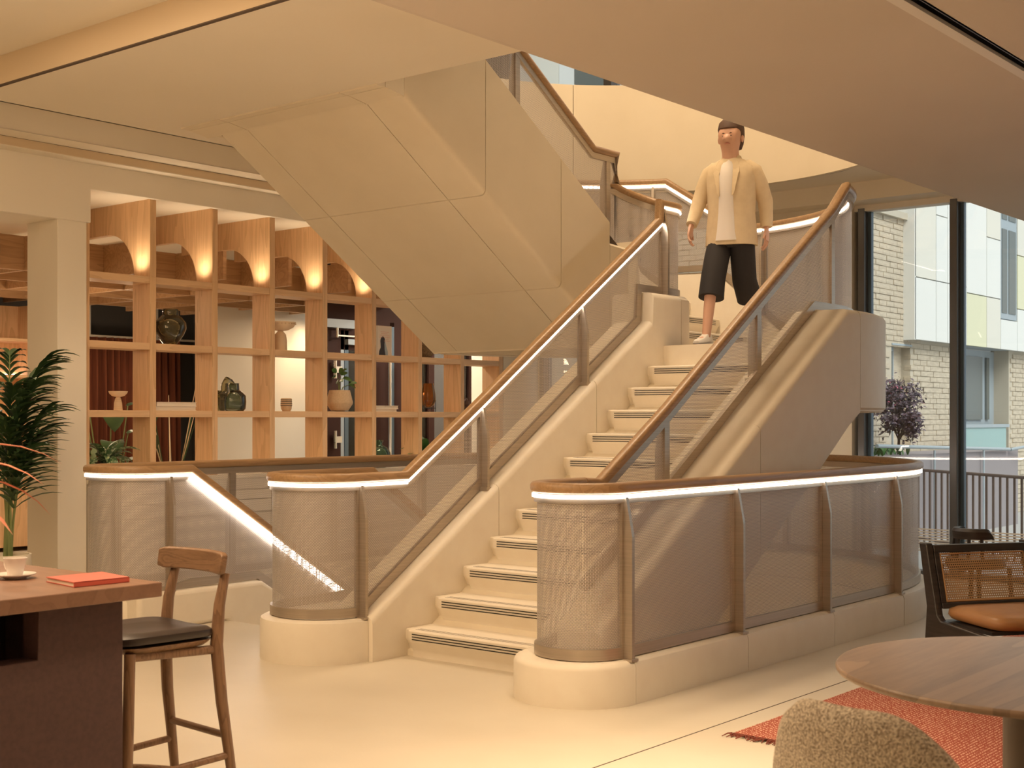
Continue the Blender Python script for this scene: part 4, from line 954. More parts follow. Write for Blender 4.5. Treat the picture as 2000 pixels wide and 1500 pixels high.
# ------------------------------------------------------------------ bar table, cup, notebook
t = thing('bar_table', 'dark brown high bar table with slab base at the left', 'table', (1.2, 4.2, 0))
MB().box(-.6, 2.452, 3.404, 5.0, .876, .92).build('tabletop', 'bartop', t, bevel=.003)
MB().prism([(.9, 0), (2.357, 0), (2.357, .876), (2.075, .876), (2.075, .726), (.9, .726)], 'y', 3.47, 3.55).build('front_slab', 'barbase', t, bevel=.002, seg=1)
MB().box(2.277, 2.357, 3.552, 4.95, 0, .876).build('end_slab', 'barbase', t); MB().box(.9, 2.275, 4.0, 4.06, 0, .876).build('inner_panel', 'barbase', t)
cx, cy = 2.215, 3.835
t = thing('saucer', 'white saucer under the espresso cup on the bar', 'saucer', (cx, cy, .92))
MB().lathe([(.001, 0), (.030, 0), (.034, .004), (.062, .013), (.0625, .016), (.034, .008), (.001, .006)], (cx, cy, .92), 36).build('dish', 'ceramic', t, smooth=True)
t = thing('coffee_cup', 'small white coffee cup on the saucer', 'cup', (cx, cy, .928))
MB().lathe([(.001, 0), (.021, 0), (.0225, .004), (.030, .035), (.0355, .056), (.033, .056), (.028, .036), (.02, .008), (.001, .006)], (cx, cy, .9285), 36).build('bowl', 'ceramic', t, smooth=True)
m = MB(); q = R(YAW + 60); m.tube([(cx + math.cos(q) * r, cy + math.sin(q) * r, .9285 + z) for r, z in ((.031, .044), (.046, .046), (.050, .034), (.042, .020), (.027, .018))], .0035, 8); m.build('handle', 'ceramic', t, smooth=True)
t = thing('notebook', 'coral red notebook lying near the corner of the bar', 'notebook', (2.31, 3.59, .92))
A4 = [(2.226, 3.677), (2.205, 3.491), (2.388, 3.481), (2.414, 3.668)]
def inset(p, k): c = Vector((sum(a for a, b in p) / 4, sum(b for a, b in p) / 4)); return [tuple(c + (Vector(q) - c) * k) for q in p]
MB().prism(inset(A4, .97), 'z', .9225, .9335).build('pages', 'paper', t)
MB().prism(A4, 'z', .9205, .9225).build('back_cover', 'coraldark', t)
MB().prism(A4, 'z', .9335, .936).build('front_cover', 'coralcover', t)
MB().prism([A4[1], A4[2], (A4[2][0], A4[2][1] + .004), (A4[1][0], A4[1][1] + .004)], 'z', .9205, .936).build('spine', 'coraldark', t)
# ------------------------------------------------------------------ counter stool
def stool(loc, rz):
    t = thing('counter_stool', 'oak counter stool with curved top rail and dark leather seat at the bar end', 'stool', loc, rz, None, True)
    # local: +x = back, y = width
    legs = [((-.17, -.155), (-.20, -.18), .66), ((-.17, .155), (-.20, .18), .66), ((.155, -.165), (.235, -.195), .86), ((.155, .165), (.235, .195), .86)]
    for i, (a, b, h_) in enumerate(legs):
        if i < 2: m = MB().tube([(b[0], b[1], 0), ((a[0] + b[0]) / 2, (a[1] + b[1]) / 2, .33), (a[0], a[1], .63)], [.0145, .019, .019], 12)
        else: m = MB().tube([(b[0], b[1], 0), (.18, a[1] * 1.06, .42), (.165, a[1], .62), (.178, a[1] * .99, .76), (.205, a[1] * .97, .87)], [.0145, .021, .023, .02, .016], 12)
        m.build('leg', 'ash', t, smooth=True)
    # seat: frame and pad, rounded square
    def sq(w, d, k=5): return [(d * math.copysign(abs(math.cos(u)) ** (2 / k), math.cos(u)) - .02, w * math.copysign(abs(math.sin(u)) ** (2 / k), math.sin(u))) for u in [2 * PI * i / 36 for i in range(36)]]
    m = MB(); m.loft([[(x, y, z) for x, y in sq(w, d)] for w, d, z in ((.165, .165, .625), (.178, .178, .635), (.186, .186, .645), (.188, .188, .648))]); m.build('seat_frame', 'ashy', t, smooth=True)
    m = MB(); m.loft([[(x, y, z + .012 * (y / .19) ** 2) for x, y in sq(w, d)] for w, d, z in ((.188, .188, .648), (.192, .192, .655), (.190, .190, .672), (.175, .175, .684), (.10, .10, .684), (.01, .01, .683))]); m.build('seat_pad', 'leather', t, smooth=True)
    for z, xf, xb in ((.21, -.186, .20),):
        for s in (-1, 1): MB().tube([(xf, s * .175, z), (xb, s * .183, z + .02)], .013, 10).build('side_stretcher', 'ash', t, smooth=True)
    MB().tube([(-.187, -.175, .15), (-.187, .175, .15)], .014, 10).build('foot_rail', 'ashy', t, smooth=True)
    MB().tube([(.21, -.185, .16), (.0, 0, .19), (-.15, .14, .2)], .012, 10).build('cross_stretcher', 'ashy', t, smooth=True)
    MB().tube([(.195, .18, .30), (.195, -.18, .30)], .013, 10).build('back_stretcher', 'ashy', t, smooth=True)
    for s in (-1, 1): MB().tube([(-.165, s * .152, .617), (.17, s * .163, .606)], .016, 10).build('seat_rail', 'ash', t, smooth=True)
    # curved top rail
    n = 16; rings = []
    for i in range(n + 1):
        y = -.205 + .41 * i / n; bow = -.045 * (y / .205) ** 2; x = .205 + bow
        e = .008 if i in (0, n) else 0; h0, h1, th = .868 + e, .945 - e, .015
        rings.append([(x - th + .006, y, h0), (x + th, y, h0), (x + th + .012, y, h1), (x - th + .014, y, h1)])
    m = MB(); m.loft(rings); m.build('top_rail', 'ashy', t, bevel=.006, seg=3)
    return t
stool((2.80, 3.96, 0), R(-4))
# ------------------------------------------------------------------ rug
t = thing('rug', 'rust red flat-woven rug with fringed edge under the round table', 'rug', (7, 1.8, 0))
m = MB()
rows = []
n = 300; y1, y0 = 3.03, .4
for x in (5.225, 6.4, 7.6, 8.9): rows.append([(x, y1 - (y1 - y0) * i / n, .006 + (.006 if i % 2 else 0)) for i in range(n + 1)])
m.loft(rows, caps=False, closed=False); m.build('weave', 'rugweave', t, smooth='all')
m = MB(); m.box(5.222, 8.9, .4, 3.03, .0006, .005); m.build('backing', 'fringe', t)
random.seed(5); m = MB()
for k in range(330):
    y = y1 - (y1 - y0) * k / 330 + random.uniform(-.003, .003); l = random.uniform(.03, .07)
    m.tube([(5.23, y, .008), (5.23 - l * .5, y + random.uniform(-.01, .01), .012), (5.23 - l, y + random.uniform(-.02, .02), .004)], [.004, .0035, .002], 4)
m.build('fringe', 'fringe', t)['kind'] = 'stuff'
# ------------------------------------------------------------------ round table
F = Vector((math.cos(R(YAW)), math.sin(R(YAW)), 0)); RT = Vector((F.y, -F.x, 0))
def CP(d, s, z=0): p = F * d + RT * s; return Vector((p.x, p.y, z))
tc_ = CP(3.58, 1.46); TR = .572
t = thing('round_table', 'round walnut-topped pedestal table at the lower right', 'table', (tc_.x, tc_.y, 0))
MB().lathe([(.001, .716), (TR - .03, .716), (TR - .004, .722), (TR, .728), (TR, .735), (TR - .004, .74), (TR - .03, .741), (.001, .741)], (tc_.x, tc_.y, 0), 72).build('tabletop', 'walnut', t, smooth=True)
MB().lathe([(.001, .03), (.13, .03), (.13, .716), (.001, .716)], (tc_.x, tc_.y, 0), 40).build('pedestal', 'bronzeped', t, smooth=True)
MB().lathe([(.001, 0), (.26, 0), (.27, .008), (.27, .025), (.25, .03), (.001, .03)], (tc_.x, tc_.y, .012), 48).build('base_plate', 'bronzeped', t, smooth=True)
# ------------------------------------------------------------------ boucle tub chair (back towards us)
cp = CP(2.85, .92); facing = math.atan2((F * .67 + RT * .74).y, (F * .67 + RT * .74).x)
t = thing('tub_chair', 'beige boucle tub chair turned to the round table, nearest the camera', 'chair', (cp.x, cp.y, 0), facing, None, True)
rings = []; n = 44
for i in range(n + 1):
    ph = R(-45 + 90 * i / n); a = PI + ph     # 180 deg = back of the chair (local -x)
    k = abs(ph) / R(45); top = .858 - .095 * max(0, (45 * k - 12) / 25) ** 2
    rx, ry = .33, .335; c, s_ = math.cos(a), math.sin(a)
    sec = []
    for (dr, z) in ((-.03, .40), (.0, .38), (.012, .50), (.012, top - .05), (.004, top - .014), (-.016, top), (-.04, top - .006), (-.058, top - .03), (-.064, top - .08), (-.062, .46)):
        lean = .05 * (z - .38) / .4 * max(0, math.cos(ph))
        sec.append(((rx + dr + lean) * c, (ry + dr + lean * .3) * s_, z))
    rings.append(sec)
m = MB(); m.loft(rings); m.build('back_shell', 'boucle', t, smooth='all')
m = MB(); m.loft([[(r * math.cos(2 * PI * i / 40) * 1.02 + .03, r * math.sin(2 * PI * i / 40), z) for i in range(40)] for r, z in ((.25, .37), (.275, .38), (.28, .44), (.26, .47), (.1, .478), (.01, .478))]); m.build('seat', 'boucle', t, smooth='all')
for sx_, sy_s in ((-.2, -.2), (-.2, .2), (.2, -.2), (.2, .2)): MB().tube([(sx_ * 1.15, sy_s * 1.15, .012), (sx_, sy_s, .38)], [.011, .017], 10).build('leg', 'blackwood', t, smooth=True)
# ------------------------------------------------------------------ cane lounge chair
def cane_chair(loc, rz_):
    t = thing('lounge_chair', 'black framed cane-back lounge chair with tan leather seat', 'armchair', loc, rz_, None, True)
    # local: +x = front, y = across (width .62)
    hw = .315
    side_ = [(-.30, 0), (-.245, 0), (-.225, .19), (-.18, .235), (.19, .235), (.225, .20), (.24, 0), (.295, 0), (.285, .31), (-.135, .335), (-.165, .36), (-.265, .735), (-.335, .735), (-.325, .70), (-.262, .40)]
    for s in (-1, 1):
        m = MB(); m.prism([(a, b) for a, b in side_], 'y', s * hw - .02, s * hw + .02); m.build('side_frame', 'blackwood', t, bevel=.006, seg=2)
    MB().box(.245, .285, -hw + .02, hw - .02, .225, .305).build('front_rail', 'blackwood', t, bevel=.004)
    MB().box(-.24, -.20, -hw + .02, hw - .02, .25, .32).build('rear_rail', 'blackwood', t, bevel=.004)
    # back frame and cane
    def bp(z): return -.175 - .27 * (z - .36)      # back plane x at height z
    def bar(y0, y1, z0, z1, nm, dx=.014): 
        MB().loft([[(bp(z) - dx, y0, z), (bp(z) + dx, y0, z), (bp(z) + dx, y1, z), (bp(z) - dx, y1, z)] for z in (z0, z1)]).build(nm, 'blackwood', t, bevel=.003)
    bar(-hw + .02, hw - .02, .685, .725, 'back_top_rail', .018); bar(-hw + .02, hw - .02, .395, .425, 'back_bottom_rail', .018)
    bar(-hw + .02, -hw + .05, .425, .685, 'back_stile'); bar(hw - .05, hw - .02, .425, .685, 'back_stile')
    m = MB(); m.uv = []
    y0, y1, z0, z1 = -hw + .045, hw - .045, .42, .69
    for z in (z0, z1):
        for y in (y0, y1): m.v.append((bp(z) + .004, y, z)); m.uv.append((y, z))
    m.f.append((0, 1, 3, 2)); m.build('cane_panel', 'cane', t, fix=False)
    m = MB(); loop = [(bp(z) + .012, y, z) for y, z in ((y0 + .01, z0 + .012), (y1 - .01, z0 + .012), (y1 - .01, z1 - .012), (y0 + .01, z1 - .012), (y0 + .01, z0 + .012))]; m.tube(loop, .005, 8); m.build('cane_beading', 'canerim', t, smooth=True)
    def sq(w, d, k=6): return [(d * math.copysign(abs(math.cos(u)) ** (2 / k), math.cos(u)) + .045, w * math.copysign(abs(math.sin(u)) ** (2 / k), math.sin(u))) for u in [2 * PI * i / 40 for i in range(40)]]
    m = MB(); m.loft([[(x, y, z - .02 * (x - .05)) for x, y in sq(w, d)] for w, d, z in ((.24, .20, .335), (.275, .235, .345), (.288, .248, .365), (.284, .244, .392), (.255, .215, .408), (.15, .12, .414), (.01, .01, .415))]); m.build('seat_cushion', 'tan', t, smooth='all')
    MB().box(-.19, .25, -hw + .02, hw - .02, .315, .334).build('seat_board', 'blackwood', t)
    return t
def face(d): return math.atan2(d.y, d.x)
cp = CP(6.98, 2.62); fd = -F * math.cos(R(16)) + RT * math.sin(R(16))
cane_chair((cp.x, cp.y, .013), face(fd))
# rear armchair: only its curved top shows
cp = CP(9.1, 3.17)
t = thing('rear_armchair', 'black tub armchair with curved back by the window', 'armchair', (cp.x, cp.y, 0), face(F * .35 + RT), None, True)
rings = []; n = 30
for i in range(n + 1):
    ph = R(-105 + 210 * i / n); a = PI + ph; k = abs(ph) / R(105); top = .672 - .05 * max(0, (k - .8) / .2) ** 2; r = .13; bt = .60
    rings.append([((r + dr) * math.cos(a) , (r + dr) * math.sin(a), z) for dr, z in ((-.02, bt), (.018, bt), (.024, top - .02), (.01, top), (-.02, top), (-.03, top - .02))])
m = MB(); m.loft(rings); m.build('back_rail', 'blackwood', t, smooth=True)
rings = []
m = MB(); m.lathe([(.001, .40), (.19, .40), (.20, .43), (.19, .47), (.001, .475)], (0, 0, 0), 32); m.build('seat', 'leather', t, smooth=True)
for a in (45, 135, 225, 315): MB().tube([(.25 * math.cos(R(a)), .25 * math.sin(R(a)), 0), (.22 * math.cos(R(a)), .22 * math.sin(R(a)), .41)], .016, 8).build('leg', 'blackwood', t, smooth=True)
for a in (110, 145, 180, 215, 250): MB().tube([(.15 * math.cos(R(a)), .15 * math.sin(R(a)), .46), (.13 * math.cos(R(a)), .13 * math.sin(R(a)), .62)], .012, 8).build('back_post', 'blackwood', t, smooth=True)
# ------------------------------------------------------------------ outside: courtyard
struct(MB().box(11.75, 40, -12, 30, -.25, -.10).build('ground', 'paving'), 'pale paved courtyard outside the windows', 'ground')
bw = thing('brick_wall', 'buff brick house wall with a tall narrow window behind the small tree', 'wall', (16.8, 7.5, -.1))
BY = 7.36; XA, XB = 15.6, 23.4
def outwall(x0, x1, z0, z1): MB().box(x0, x1, BY + .012, BY + .30, z0, z1).build('mortar_core', 'mortar', bw)
outwall(XA, 16.90, -.1, 4.10); outwall(16.90, 17.52, -.1, 1.0); outwall(16.90, 17.52, 2.40, 4.10); outwall(17.52, 17.95, -.1, 4.10)
outwall(17.95, 19.5, -.1, 2.5); outwall(19.5, 21.4, -.1, .85); outwall(21.4, XB, -.1, 2.5)
bme = bpy.data.meshes.new('brick'); b_ = MB().box(-.1075, .1075, 0, .10, -.0325, .0325); bme.from_pydata(b_.v, [], b_.f); bme.materials.append(M_['brick'])
random.seed(11); stuff = MB(); cnt = 0; rest = []
def solid(x, z):
    if x > 17.95 and z > 2.45: return False
    if 16.90 < x + .09 and x - .09 < 17.52 and 1.0 < z < 2.40: return False
    if 19.45 < x + .05 and x - .05 < 21.4 and z > .85: return False
    return True
cand = []
for k in range(56):
    z = -.06 + .075 * k
    x = XA + .11 + (.1125 if k % 2 else 0)
    while x < (17.9 if z > 2.45 else XB):
        if solid(x, z): cand.append((x, z))
        x += .225
def inview(x, z): return 15.9 < x < 17.95 and z > .95
vis = [c for c in cand if inview(*c)]; random.shuffle(vis); vis.sort(key=lambda c: 0 if c[0] < 17.9 else 1)
single = set(vis[:300])
for (x, z) in cand:
    dy = random.uniform(-.006, .006)
    if (x, z) in single:
        o = bpy.data.objects.new('brick', bme); COL.objects.link(o); o.location = (x, BY + dy, z); o.rotation_euler = (0, random.uniform(-.01, .01), random.uniform(-.012, .012)); setp(o, bw)
    else: stuff.box(x - .1075, x + .1075, BY + dy, BY + .09, z - .0325, z + .0325)
stuff.build('brick', 'brick', bw)['kind'] = 'stuff'
MB().box(15.5, 17.95, BY - .06, BY + .36, 4.10, 4.19).build('coping', 'mortar', bw)
MB().box(16.88, 17.54, BY - .01, BY + .02, 2.40, 2.425).build('lintel_trim', 'framegrey', bw)
w = MB(); w.box(16.91, 17.22, BY + .12, BY + .16, 1.0, 2.40); fr_ = w.build('window_frame', 'framegrey', bw)
MB().box(16.94, 17.15, BY + .10, BY + .125, 1.03, 2.33).build('window_pane', 'windowdark', fr_)
MB().box(17.22, 17.52, BY + .14, BY + .30, 1.0, 2.40).build('reveal', 'brick', bw)
# second brick wall seen through the landing balustrade
bw2 = thing('brick_wall', 'pale brick end wall seen through the mesh behind the landing', 'wall', (15.75, 9.5, -.1))
MB().box(15.62, 15.9, 7.66, 12.5, -.1, 4.1).build('mortar_core', 'mortar', bw2)
bme2 = bpy.data.meshes.new('brick'); b_ = MB().box(0, .10, -.1075, .1075, -.0325, .0325); bme2.from_pydata(b_.v, [], b_.f); bme2.materials.append(M_['brick'])
st2 = MB()
for k in range(56):
    z = -.06 + .075 * k; y = 7.80 + (.1125 if k % 2 else 0)
    while y < 12.4:
        dx = random.uniform(-.006, .006)
        if 2.35 < z < 3.75 and 7.9 < y < 10.6:
            o = bpy.data.objects.new('brick', bme2); COL.objects.link(o); o.location = (15.60 + dx, y, z); setp(o, bw2)
        else: st2.box(15.60 + dx, 15.7, y - .1075, y + .1075, z - .0325, z + .0325)
        y += .225
st2.build('brick', 'brick', bw2)['kind'] = 'stuff'
# white clad upper volume
cl = thing('clad_building', 'white and pale yellow panel-clad upper storeys beside the brick wall', 'building', (20, 8, 2.48))
PY = 7.20
MB().box(17.30, 26, PY + .05, PY + 3, 2.50, 9.0).build('core', 'framegrey', cl)
cols = [17.27, 18.0, 18.42, 19.15, 19.95, 20.55, 21.30, 22.05, 22.9, 24.0, 25.2]
brk = [[2.48, 3.33, 6.6, 9], [2.48, 3.33, 4.25, 6.0, 9], [2.48, 3.33, 4.6, 6.6, 9], [2.48, 3.25, 4.9, 7, 9], [2.48, 3.25, 4.15, 5.6, 9], None, [2.48, 3.15, 4.0, 4.8, 6.8, 9], [2.48, 3.3, 5, 9], [2.48, 3.6, 9], [2.48, 4, 9]]
pm = {(3, 0): 'panely', (6, 1): 'panely', (6, 2): 'panelc', (4, 0): 'panelc', (4, 2): 'panelc', (0, 1): 'panelc', (8, 1): 'panely'}
for i, (a, b) in enumerate(zip(cols[:-1], cols[1:])):
    br = brk[i] if brk[i] else [2.48, 2.95]
    for j, (z0, z1) in enumerate(zip(br[:-1], br[1:])):
        MB().box(a + .008, b - .008, PY, PY + .05, z0 + .008, z1 - .008).build('cladding_panel', pm.get((i, j), 'panelw'), cl)
MB().box(17.26, 17.30, PY, PY + 3, 2.48, 9).build('corner_panel', 'panelw', cl)
wf = MB(); wf.box(20.56, 21.29, PY + .01, PY + .06, 2.96, 9); wf = wf.build('window_frame', 'framegrey', cl)
for x0, x1 in ((20.62, 20.84), (20.92, 21.23)):
    for z0, z1 in ((3.05, 4.35), (4.5, 8.9)): MB().box(x0, x1, PY, PY + .02, z0, z1).build('window_pane', 'windowdark', wf)
# recessed ground-floor window with teal panel
gw = thing('patio_window', 'grey framed patio window over a frosted teal panel, right of the mullion', 'window', (20.4, 7.5, .8))
MB().box(19.5, 21.4, BY + .25, BY + .32, .85, 2.48).build('backing', 'framegrey', gw)
for x0, x1 in ((19.55, 19.78), (20.02, 20.82), (21.0, 21.12)): MB().box(x0, x1, BY + .22, BY + .26, 1.40, 2.38).build('window_pane', 'windowdark', gw)
MB().box(19.45, 21.35, BY - .02, BY + .1, 1.28, 1.33).build('window_ledge', 'framegrey', gw)
MB().box(19.45, 21.25, BY, BY + .03, .55, 1.28).build('teal_panel', 'teal', gw)
# planter with small tree, plants, sloping tube rail
struct(MB().box(14.6, 19.4, 6.55, 7.30, -.1, .97).build('planter_wall', 'planter'), 'grey raised planter wall below the small tree', 'planter')
t = thing('small_tree', 'small purple-leaved standard tree in front of the brick wall', 'tree', (15.92, 6.85, .972))
tx, ty = 15.92, 6.85
random.seed(17)
tr = MB(); tr.tube([(tx, ty, .972), (tx + .01, ty, 1.15), (tx - .01, ty, 1.35)], [.022, .018, .014], 8)
br_ = []
for k in range(22):
    a = random.uniform(0, 2 * PI); up_ = random.random(); e = (tx + random.uniform(.08, .24) * math.cos(a) + (.06 if up_ > .5 else -.05), ty + random.uniform(.1, .24) * math.sin(a), 1.22 + .58 * up_); br_.append(e)
    tr.tube([(tx, ty, 1.12 + .15 * up_), ((tx + e[0]) / 2, (ty + e[1]) / 2, (1.2 + e[2]) / 2 + .03), e], [.008, .006, .003], 5)
tr.build('trunk', 'trunk', t, smooth=True)
def leaves(n, cs, spread, size, m):
    mb = MB()
    for k in range(n):
        c = random.choice(cs); p = Vector(c) + Vector((random.gauss(0, spread), random.gauss(0, spread), random.gauss(0, spread)))
        u = Vector((random.gauss(0, 1), random.gauss(0, 1), random.gauss(0, 1))).normalized(); v = u.orthogonal().normalized(); s = size * random.uniform(.6, 1.3)
        mb.add([p - u * s, p + v * s * .45 + Vector((0, 0, s * .1)), p + u * s, p - v * s * .45 + Vector((0, 0, s * .1))], [(0, 1, 2, 3)])
    return mb
leaves(2600, br_, .06, .034, 0).build('foliage', 'leafpurple', t, fix=False)['kind'] = 'stuff'
leaves(130, [b for b in br_ if b[2] > 1.42], .07, .016, 0).build('blossom', 'pink', t, fix=False)['kind'] = 'stuff'
t = thing('planter_plants', 'low bright green plants in the planter left of the small tree', 'plant', (15.3, 6.8, .97))
for k in range(46):
    a = random.uniform(0, 2 * PI); x = 14.75 + random.uniform(0, 1.0); blade((x, 6.72 + random.uniform(-.1, .2), .972), (math.cos(a), math.sin(a)), random.uniform(.10, .26), .05, 1.6, 6, .15, None, 1.2).build('leaf', 'leaf2', t, smooth=True)
t = thing('tube_rail', 'brushed steel tube handrail running past the brick wall', 'handrail', (16, 6.5, 1))
MB().tube([(14.5, 6.50, 1.10), (18.9, 6.50, .985)], .022, 10).build('tube', 'framegrey', t, smooth=True)
MB().tube([(18.95, 6.5, .98), (20.6, 6.0, 1.16)], .022, 10).build('tube', 'framegrey', t, smooth=True)
for x in (16.2, 17.9): MB().tube([(x, 6.50, -.1), (x, 6.50, 1.02)], .014, 8).build('post', 'framegrey', t, smooth=True)
# balustrade with vertical bars just outside the glass
bl = thing('outdoor_railing', 'brown steel railing with vertical bars outside the window', 'railing', (14.6, 5.5, -.1))
a = Vector((15.6, 6.60, .80)); b = Vector((13.2, 3.50, .80)); dv = b - a
MB().tube([a, b], .018, 8).build('top_bar', 'railbrown', bl)
MB().tube([a - Vector((0, 0, .82)), b - Vector((0, 0, .82))], .014, 8).build('bottom_bar', 'railbrown', bl)
nb = 30
for k in range(nb + 1):
    p = a + dv * (k / nb); MB().box(p.x - .011, p.x + .011, p.y - .011, p.y + .011, -.10, .80).build('baluster', 'railbrown', bl)
# far building closing the view at the back
fb = thing('white_building', 'far white clad building beyond the brick end wall', 'building', (20, 13, -.1))
MB().box(13.5, 34, 13.0, 18, -.1, 11).build('core', 'framegrey', fb)
for i in range(12):
    for j in range(6): MB().box(13.5 + i * 1.7, 15.19 + i * 1.7, 12.95, 13.0, j * 1.8, j * 1.8 + 1.79).build('cladding_panel', ['panelw', 'panelc', 'panelw'][(i + j) % 3], fb)
for i in range(6): MB().box(13.9 + i * 3.4, 14.7 + i * 3.4, 12.93, 12.95, 5.4, 7.1).build('window_pane', 'windowdark', fb)
# ------------------------------------------------------------------ the person coming down the stairs
pt = thing('person', 'person in cream jacket and cropped black trousers walking down from the landing', 'person', (9.17, 5.32, RI * 12), R(192), None, True)
def skin(name, verts, edges, m, sub=2, root=0):
    me = bpy.data.meshes.new(name); me.from_pydata([v[:3] for v in verts], edges, []); o = link(name, me, m, pt)
    md = o.modifiers.new('skin', 'SKIN'); md.use_smooth_shade = True
    sv = me.skin_vertices[0].data
    for i, v in enumerate(verts): sv[i].radius = (v[3], v[4] if len(v) > 4 else v[3])
    sv[root].use_root = True
    s = o.modifiers.new('sub', 'SUBSURF'); s.levels = sub; s.render_levels = sub; return o
B_ = [(0, 0, .94, .12, .10), (0, 0, 1.12, .12, .09), (.015, 0, 1.30, .13, .095), (0, 0, 1.43, .085, .075), (.012, 0, 1.50, .054), (.038, 0, 1.585, .078, .072), (.03, 0, 1.65, .098, .09), (.018, 0, 1.715, .098, .088), (.012, 0, 1.755, .06),
      (0, -.09, .90, .085), (.21, -.09, .52, .055), (.33, -.09, .11, .038), (.35, -.09, .05, .035), (.46, -.10, .035, .03),
      (0, .09, .90, .085), (-.02, .10, .50, .055), (-.36, .10, .20, .038), (-.37, .10, .13, .033), (-.28, .11, .04, .028),
      (.0, -.145, 1.395, .042), (.045, -.245, 1.16, .042), (.17, -.27, .955, .028), (.0, .145, 1.395, .042), (-.11, .235, 1.15, .042), (-.09, .255, .93, .028),
      (.142, 0, 1.618, .014), (.085, 0, 1.66, .012)]
E_ = [(0, 1), (1, 2), (2, 3), (3, 4), (4, 5), (5, 6), (6, 7), (7, 8), (0, 9), (9, 10), (10, 11), (11, 12), (12, 13), (0, 14), (14, 15), (15, 16), (16, 17), (17, 18), (3, 19), (19, 20), (20, 21), (3, 22), (22, 23), (23, 24), (6, 25)]
B_ = B_[:26]
skin('body', B_, E_, 'skin')
def hand(w, d, nm, side):
    w = Vector(w); d = Vector(d).normalized(); out = Vector((0, side, 0)); out = (out - d * out.dot(d)).normalized(); acr = d.cross(out)
    m = MB()
    m.loft([[w + d * t + acr * a * hw + out * b * th for a, b in ((-1, -.6), (-.6, -1), (.6, -1), (1, -.6), (1, .6), (.6, 1), (-.6, 1), (-1, .6))] for t, hw, th in ((-.02, .022, .017), (.02, .034, .015), (.06, .040, .013), (.088, .038, .010))])
    for k, (o_, ln) in enumerate(((-.029, .062), (-.010, .078), (.010, .082), (.029, .070))):
        p = w + d * .082 + acr * o_; c = -out
        m.tube([p, p + d * ln * .5 + c * .006, p + d * ln * .82 + c * .022, p + d * ln * .95 + c * .036], [.0085, .0082, .0075, .006], 8)
    p = w + d * .03 + acr * .034
    m.tube([p - acr * .01, p + acr * .022 + d * .022, p + acr * .03 + d * .052 - out * .008], [.0105, .0095, .007], 8)
    m.build(nm, 'skin', pt, smooth=True)
hand((.175, -.272, .945), (.35, -.02, -.95), 'hand', -1); hand((-.088, .256, .92), (.15, .05, -1), 'hand', 1)
def ell(cx, cy, z, rx, ry, n=28, sq=2.4): return [(cx + rx * math.copysign(abs(math.cos(u)) ** (2 / sq), math.cos(u)), cy + ry * math.copysign(abs(math.sin(u)) ** (2 / sq), math.sin(u)), z) for u in [2 * PI * i / n for i in range(n)]]
m = MB(); m.loft([ell(.0, 0, z, rx, ry) for z, rx, ry in ((.80, .150, .205), (.90, .148, .20), (1.05, .138, .185), (1.2, .140, .192), (1.33, .138, .205), (1.41, .115, .195), (1.46, .085, .13), (1.485, .070, .080), (1.505, .066, .074))])
m.tube([(0, -.07, 1.435), (0, -.125, 1.415), (.005, -.175, 1.375), (.02, -.215, 1.28), (.045, -.25, 1.16), (.11, -.262, 1.05), (.168, -.27, .965)], [.035, .060, .070, .066, .060, .052, .045], 14)
m.tube([(0, .07, 1.435), (0, .125, 1.415), (-.01, .175, 1.375), (-.055, .21, 1.28), (-.11, .24, 1.15), (-.105, .25, 1.03), (-.092, .255, .945)], [.035, .060, .070, .066, .060, .052, .045], 14)
m.build('jacket', 'jacket', pt, smooth=True)
m = MB()
for s in (-1, 1):   # lapels
    m.loft([[(.062, s * .035, 1.485), (.078, s * .085, 1.46), (.080, s * .075, 1.44), (.066, s * .03, 1.47)], [(.128, s * .055, 1.36), (.130, s * .105, 1.36), (.138, s * .10, 1.35), (.140, s * .055, 1.35)], [(.142, s * .05, 1.18), (.143, s * .07, 1.2), (.15, s * .068, 1.19), (.15, s * .05, 1.17)]])
m.build('lapel', 'jacket', pt, smooth=True)
m = MB(); rows = []
for z, x, w in ((1.475, .071, .022), (1.42, .110, .045), (1.33, .1405, .055), (1.2, .1425, .055), (1.05, .1405, .06), (.90, .150, .07), (.83, .153, .08)): rows.append([(x + dx, y, z) for dx, y in ((-.02, -w * 1.1), (0, -w), (.004, 0), (0, w), (-.02, w * 1.1))])
m.loft(rows, caps=False, closed=False); m.build('shirt', 'shirt', pt, smooth='all')
m = MB(); m.loft([ell(0, 0, z, rx, ry) for z, rx, ry in ((1.0, .118, .158), (.92, .125, .172), (.84, .122, .172), (.78, .10, .15))])
m.tube([(0, -.085, .86), (.09, -.09, .70), (.18, -.09, .53), (.225, -.09, .38)], [.098, .098, .096, .10], 18)
m.tube([(0, .085, .86), (-.01, .09, .70), (-.05, .09, .53), (-.16, .095, .40)], [.098, .098, .096, .10], 18)
m.build('trousers', 'trousers', pt, smooth=True)
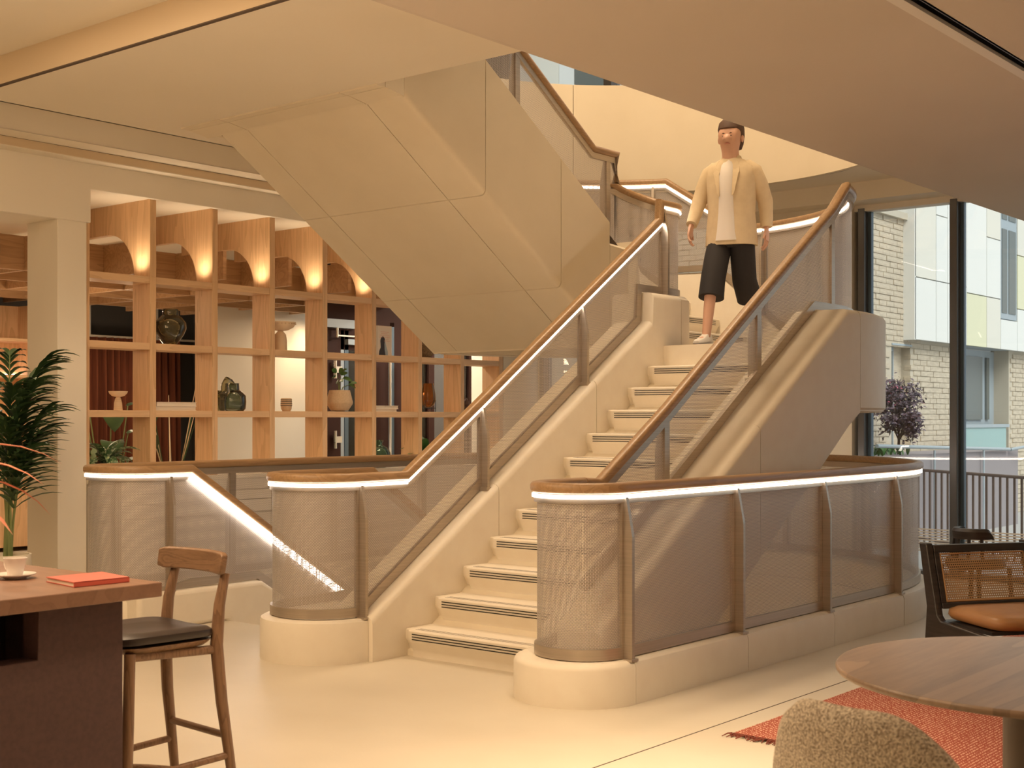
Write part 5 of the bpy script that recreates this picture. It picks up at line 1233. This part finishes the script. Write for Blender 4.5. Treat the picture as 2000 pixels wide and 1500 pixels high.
def shoe(p, q):
    p = Vector(p); q = Vector(q); d = (q - p).normalized(); s = Vector((0, 1, 0)); u = d.cross(s); u = u if u.z > 0 else -u
    m = MB(); m.loft([[p + d * t + s * a * w + u * (b * h_ + o) for a, b in ((-.8, 0), (.8, 0), (1, .35), (.6, 1), (-.6, 1), (-1, .35))] for t, w, h_, o in ((-.07, .028, .06, -.02), (-.05, .038, .085, -.022), (.02, .042, .085, -.022), (.09, .047, .055, -.022), (.15, .044, .04, -.022), (.185, .028, .026, -.018))])
    m.build('shoe', 'shoe', pt, bevel=.006)
shoe((.345, -.09, .028), (.47, -.10, .026)); shoe((-.375, .10, .135), (-.29, .11, .05))
def hring(z, x0, rx, ry, back): return [(x0 + rx * math.cos(u) * (1 if math.cos(u) > 0 else back), ry * math.sin(u), z + .03 * max(0, math.cos(u)) * (1 if z < 1.70 else 0)) for u in [2 * PI * i / 28 for i in range(28)]]
m = MB(); m.loft([hring(1.565, -.03, .035, .072, 1.7), hring(1.60, -.02, .055, .088, 1.5), hring(1.66, -.005, .085, .101, 1.25), hring(1.715, .01, .106, .104, 1.1), hring(1.765, .008, .096, .094, 1.1), hring(1.795, .006, .065, .065, 1.1), hring(1.808, .005, .02, .02, 1)])
m.build('hair', 'hair', pt, smooth=True)
for s in (-1, 1):
    m = MB(); m.lathe([(.001, -.005), (.006, -.004), (.0085, 0), (.006, .004), (.001, .005)], (.109, s * .031, 1.648), 12); m.build('eye', 'eye', pt, smooth=True)
    m = MB(); m.tube([(.112, s * .018, 1.667), (.113, s * .032, 1.671), (.104, s * .045, 1.667)], [.003, .004, .002], 6); m.build('eyebrow', 'hair', pt, smooth=True)
    m = MB(); m.lathe([(.001, -.03), (.010, -.02), (.014, 0), (.012, .02), (.001, .03)], (.015, s * .093, 1.635), 10); m.build('ear', 'skin', pt, smooth=True)
m = MB(); m.tube([(.100, -.022, 1.588), (.110, -.008, 1.591), (.110, .008, 1.591), (.100, .022, 1.588)], [.003, .006, .006, .003], 8); m.build('mouth', 'lip', pt, smooth=True)
# ------------------------------------------------------------------ tidy
for o in S.objects:
    if '_local' in o: del o['_local']
